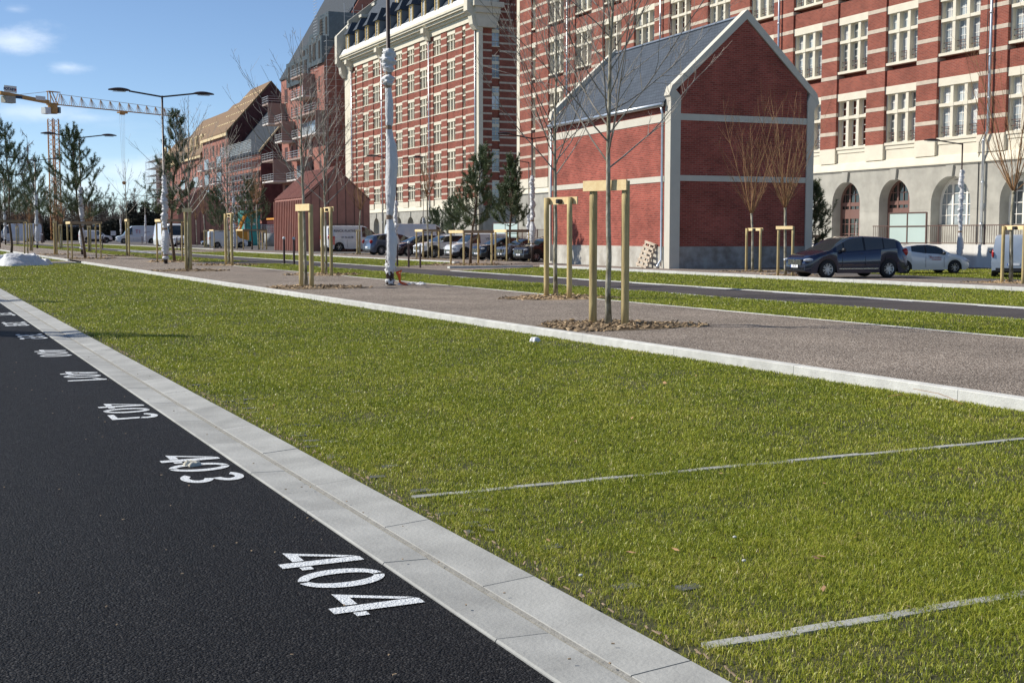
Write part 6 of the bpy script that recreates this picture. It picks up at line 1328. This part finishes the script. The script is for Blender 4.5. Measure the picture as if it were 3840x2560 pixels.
lamp('single armed wrapped lamp before the arched windows at the right', 3596, 1003, 540, 635, 1, 31, yb=1000, armdir=-.447)
lamp('wrapped two armed lamp beside the yellow boom', 879, 931, 690, 735, 2, 32, yb=925)
# bollards
def bollard_at(px, py, ytop, proto=[None], label='', grp='slim brown bollards with white caps'):
    P = G(px, py); h = zat(P, ytop) - ZG
    if proto[0] is None:
        o = thing('bollard', label, 'bollard', (P.x, P.y, ZG), 0, grp); q = MB(); q.tube([(0, 0, 0), (0, 0, 1.12)], .048, 12); q.build('post', mat('bollard_brown', (.06, .032, .030), .5), o); q = MB(); q.lathe([(.048, 1.12), (.06, 1.13), (.075, 1.17), (.06, 1.225), (0, 1.25)], 12); q.build('cap', PAINT, o, True); proto[0] = o
    else: o = dup(proto[0], (P.x, P.y, ZG), 0, label, grp)
    o.scale = (h / 1.25,) * 3
for x, y, yt, lb in ((1490, 998, 905, 'left of the three bollards beside the wrapped lamp post'), (1533, 1001, 903, 'middle of the three bollards beside the wrapped lamp post'), (1576, 1004, 914, 'right of the three bollards beside the wrapped lamp post'), (1066, 988, 887, 'left bollard of the pair before the clad annex'), (1103, 992, 888, 'right bollard of the pair before the clad annex'),
                     (664, 938, 886, 'left bollard of the pair before the white van'), (677, 940, 887, 'right bollard of the pair before the white van'), (376, 931, 880, 'left bollard before the small white van'), (385, 932, 881, 'middle bollard before the small white van'), (394, 915, 884, 'right bollard before the small white van'), (155, 912, 876, 'left of two far bollards at the left'), (160, 913, 877, 'right of two far bollards at the left'), (533, 915, 883, 'bollard before the T1 van lettering')):
    bollard_at(x, y, yt, label=lb)
# ---- litter and small things
def sheet_heap(label, px, py, w_, d_, h_, seed, z0=0.0, n=26, m_=CLOTH, name='plastic_sheeting', cat='plastic heap'):
    P = G(px, py, z0); R = random.Random(seed); b = MB(); pk = [(R.uniform(.12, .88), R.uniform(.3, .7), R.uniform(.35, 1), R.uniform(.06, .16)) for _ in range(9)]; vs = []
    for i in range(n + 1):
        for j in range(n + 1):
            u, v = i / n, j / n; q = math.hypot(u - .5, v - .5); a = math.atan2(v - .5, u - .5); lim = .40 + .06 * math.sin(5 * a + seed) + .04 * math.sin(3 * a); e = max(0, min(1, (lim - q) / .16)); N_ = lambda f, k: float(vnoise(np.array([u + seed]), np.array([v + 2.0]), f, k)[0])
            z = h_ * e ** .7 * (.25 + .55 * N_(4.3, 31) + .35 * (1 - abs(2 * N_(9, 32) - 1)) * e + .16 * (1 - abs(2 * N_(19, 35) - 1)) + .10 * N_(34, 33)); sk = (N_(6, 34) - .5) * .12
            vs.append((P.x - w_ / 2 + w_ * (u + sk * e), P.y - d_ / 2 + d_ * v, z0 + z if e > 0 else -.02))
    b.add(vs, [(i * (n + 1) + j, (i + 1) * (n + 1) + j, (i + 1) * (n + 1) + j + 1, i * (n + 1) + j + 1) for i in range(n) for j in range(n)]); return tag(b.build(name, m_, None, True), label, cat)
sheet_heap('crumpled heap of white plastic sheeting on the left lawn edge', 60, 992, 3.7, 2.4, .42, 4, .05, 64)
sheet_heap('small blue and white plastic scrap right of the sheeting heap', 172, 988, .7, .5, .22, 9, .06, 10)
sheet_heap('crumpled beige rag lying on the painted 403', 722, 1742, .13, .075, .03, 5, .006, 12, mat('beige_rag', (.52, .50, .42), .8), 'rag', 'rag')
sheet_heap('clear crumpled plastic scrap in the lawn near the white kerb', 2008, 1272, .17, .12, .028, 6, .03, 10, WZINC, 'plastic_scrap', 'litter')
for i, (x, y, lb) in enumerate([(2755, 2012, 'whitish pebble in the grass near the second bay line'), (2178, 2155, 'pale pebble in the grass beside the kerb'), (2790, 2100, 'small pale pebble right of the others in the grass')]):
    P = G(x, y, .03); q = MB(); q.ball((0, 0, 0), (.011, .008, .006), 8); o = q.build('pebble', KERBW, None, True); o.location = P; tag(o, lb, 'pebble')
q = MB(); R = random.Random(8)
def twig(label, pts, z):
    q = MB(); q.tube([G(x, y, z + dz) for x, y, dz in pts], .0028, 4); tag(q.build('twig', COPPER), label, 'twig')
twig('thin orange twig lying across the white kerb', [(3425, 1457, .01), (3520, 1475, .05), (3560, 1490, .03), (3610, 1515, .02)], .10); twig('short orange twig resting in grass below the kerb', [(3330, 1485, .0), (3380, 1478, .03), (3405, 1492, .0)], .05)
R = random.Random(12); q = MB()
for i in range(170):
    y = 2.6 + 14 * R.random() ** 1.5; x = 2.27 + R.gauss(0, .018); l = R.uniform(.01, .035); a = R.gauss(1.57, .5); q.beam((x, y, .052), (x + math.cos(a) * l, y + math.sin(a) * l, .054 + R.uniform(0, .01)), .006, .003)
for i in range(90):
    x, y = R.uniform(.2, 2.2), 3 + 12 * R.random() ** 1.4; l = R.uniform(.004, .014); a = R.uniform(0, 6.3); z = .008 if x < 1.8 else .03; q.beam((x, y, z), (x + math.cos(a) * l, y + math.sin(a) * l, z), .005, .004)
tag(q.build('debris', mat('dry_debris', (.30, .22, .14), .9, var=.4, vscale=30)), 'scattered dry bits along the kerb', 'debris', kind='stuff')

# ---- last small things
P = G(417, 905); o = thing('notice_board', 'small white notice board on a dark post beside the T1 van', 'sign', (P.x, P.y, ZG), 0); k = zat(P, 866) - ZG
q = MB(); q.beam((0, 0, 0), (0, 0, k * .95), .07); q.build('post', LAMPM, o); q = MB(); q.box(-.05, 1.0, -.06, -.02, k * .55, k); q.build('board', PAINT, o)
def person(label, P, hgt, cloth_, seed):
    me = bpy.data.meshes.new('person'); V = [(0, 0, .92), (0, 0, 1.12), (0, .01, 1.38), (0, .01, 1.50), (0, .02, 1.60), (0, .02, 1.70)]; E_ = [(0, 1), (1, 2), (2, 3), (3, 4), (4, 5)]; Rr = [.13, .12, .15, .055, .085, .075]
    for s_ in (-1, 1):
        b = len(V); V += [(s_ * .10, 0, .86), (s_ * .11, .02, .48), (s_ * .11, 0, .08), (s_ * .11, .14, .04), (s_ * .19, .01, 1.40), (s_ * .25, .02, 1.12), (s_ * .24, .14, .90), (s_ * .235, .2, .84)]
        E_ += [(0, b), (b, b + 1), (b + 1, b + 2), (b + 2, b + 3), (2, b + 4), (b + 4, b + 5), (b + 5, b + 6), (b + 6, b + 7)]; Rr += [.09, .06, .042, .035, .055, .042, .03, .03]
    me.from_pydata(V, E_, []); o = bpy.data.objects.new('person', me); COL.objects.link(o); m_ = o.modifiers.new('Skin', 'SKIN'); 
    for v, r in zip(me.skin_vertices[0].data, Rr): v.radius = (r, r)
    me.skin_vertices[0].data[0].use_root = True; u_ = o.modifiers.new('Sub', 'SUBSURF'); u_.levels = 1; u_.render_levels = 1
    m2 = bpy.data.meshes.new_from_object(o.evaluated_get(bpy.context.evaluated_depsgraph_get())); bpy.data.objects.remove(o); m2.materials.clear(); m2.materials.append(cloth_); m2.materials.append(mat('skin', (.42, .24, .17), .6)); m2.materials.append(mat('jeans', (.03, .04, .07), .9))
    for p in m2.polygons: p.use_smooth = True; p.material_index = 1 if p.center.z > 1.47 or (p.center.z < .92 and abs(p.center.x) > .2) else (2 if p.center.z < .9 else 0)
    o = link('person', m2, None, (P.x, P.y, ZG), seed); o.scale = (hgt / 1.74,) * 3; tag(o, label, 'person'); q = MB(); q.ball((0, .005, 1.69), (.095, .10, .085), 10); q.build('hair', mat('dark_hair', (.02, .015, .012), .8), o, True)
    for nm, c, r in (('nose', (0, .11, 1.63), (.014, .02, .02)),): q = MB(); q.ball(c, r, 6); q.build(nm, MATS['skin'], o, True)
person('person in black jacket standing behind the navy people carrier, by the house corner', onX(3062, 37.5), 1.30, mat('black_jacket', (.02, .02, .022)), .5)
person('person in red top standing behind the windscreen of the navy people carrier', onX(3086, 38.3), 1.26, mat('red_top', (.35, .05, .04)), 2.2)

for i, (x, y, h_) in enumerate(((-6.2, 24.5, 9.5), (-7.2, 35.0, 11.0), (-8.0, 50.0, 12.0))):  # unseen pines, added to throw shadow streaks over road and lawn
    pine_tree('pine_tree', ['nearest', 'middle', 'farthest'][i] + ' unseen added pine across the road outside the left edge, throwing its shadow over the lawn', Vector((x, y, 0)), h_, 3.2, .12, 93 + i, 1.5, GP, nw=7)

R = random.Random(44); q = MB()
for i in range(75):
    P = G(R.uniform(300, 3800), R.uniform(1180, 2500), 0.028)
    if not (2.4 < P.x < 7.9) or P.y > 30: continue
    a = R.uniform(0, 6.3); l = R.uniform(.012, .026); t = Vector((math.cos(a), math.sin(a), R.gauss(0, .3))) * l; u = Vector((-math.sin(a), math.cos(a), R.gauss(.1, .4))) * l * .5
    q.add([P - t, P - t * .2 + u, P + t, P - t * .1 - u], [(0, 1, 2, 3)])
tag(q.build('fallen_leaves', mat('dry_leaf', (.34, .20, .10), .8, var=.4, vscale=20, isl=.5)), 'few dry fallen leaves caught in the lawn', 'leaves', kind='stuff')
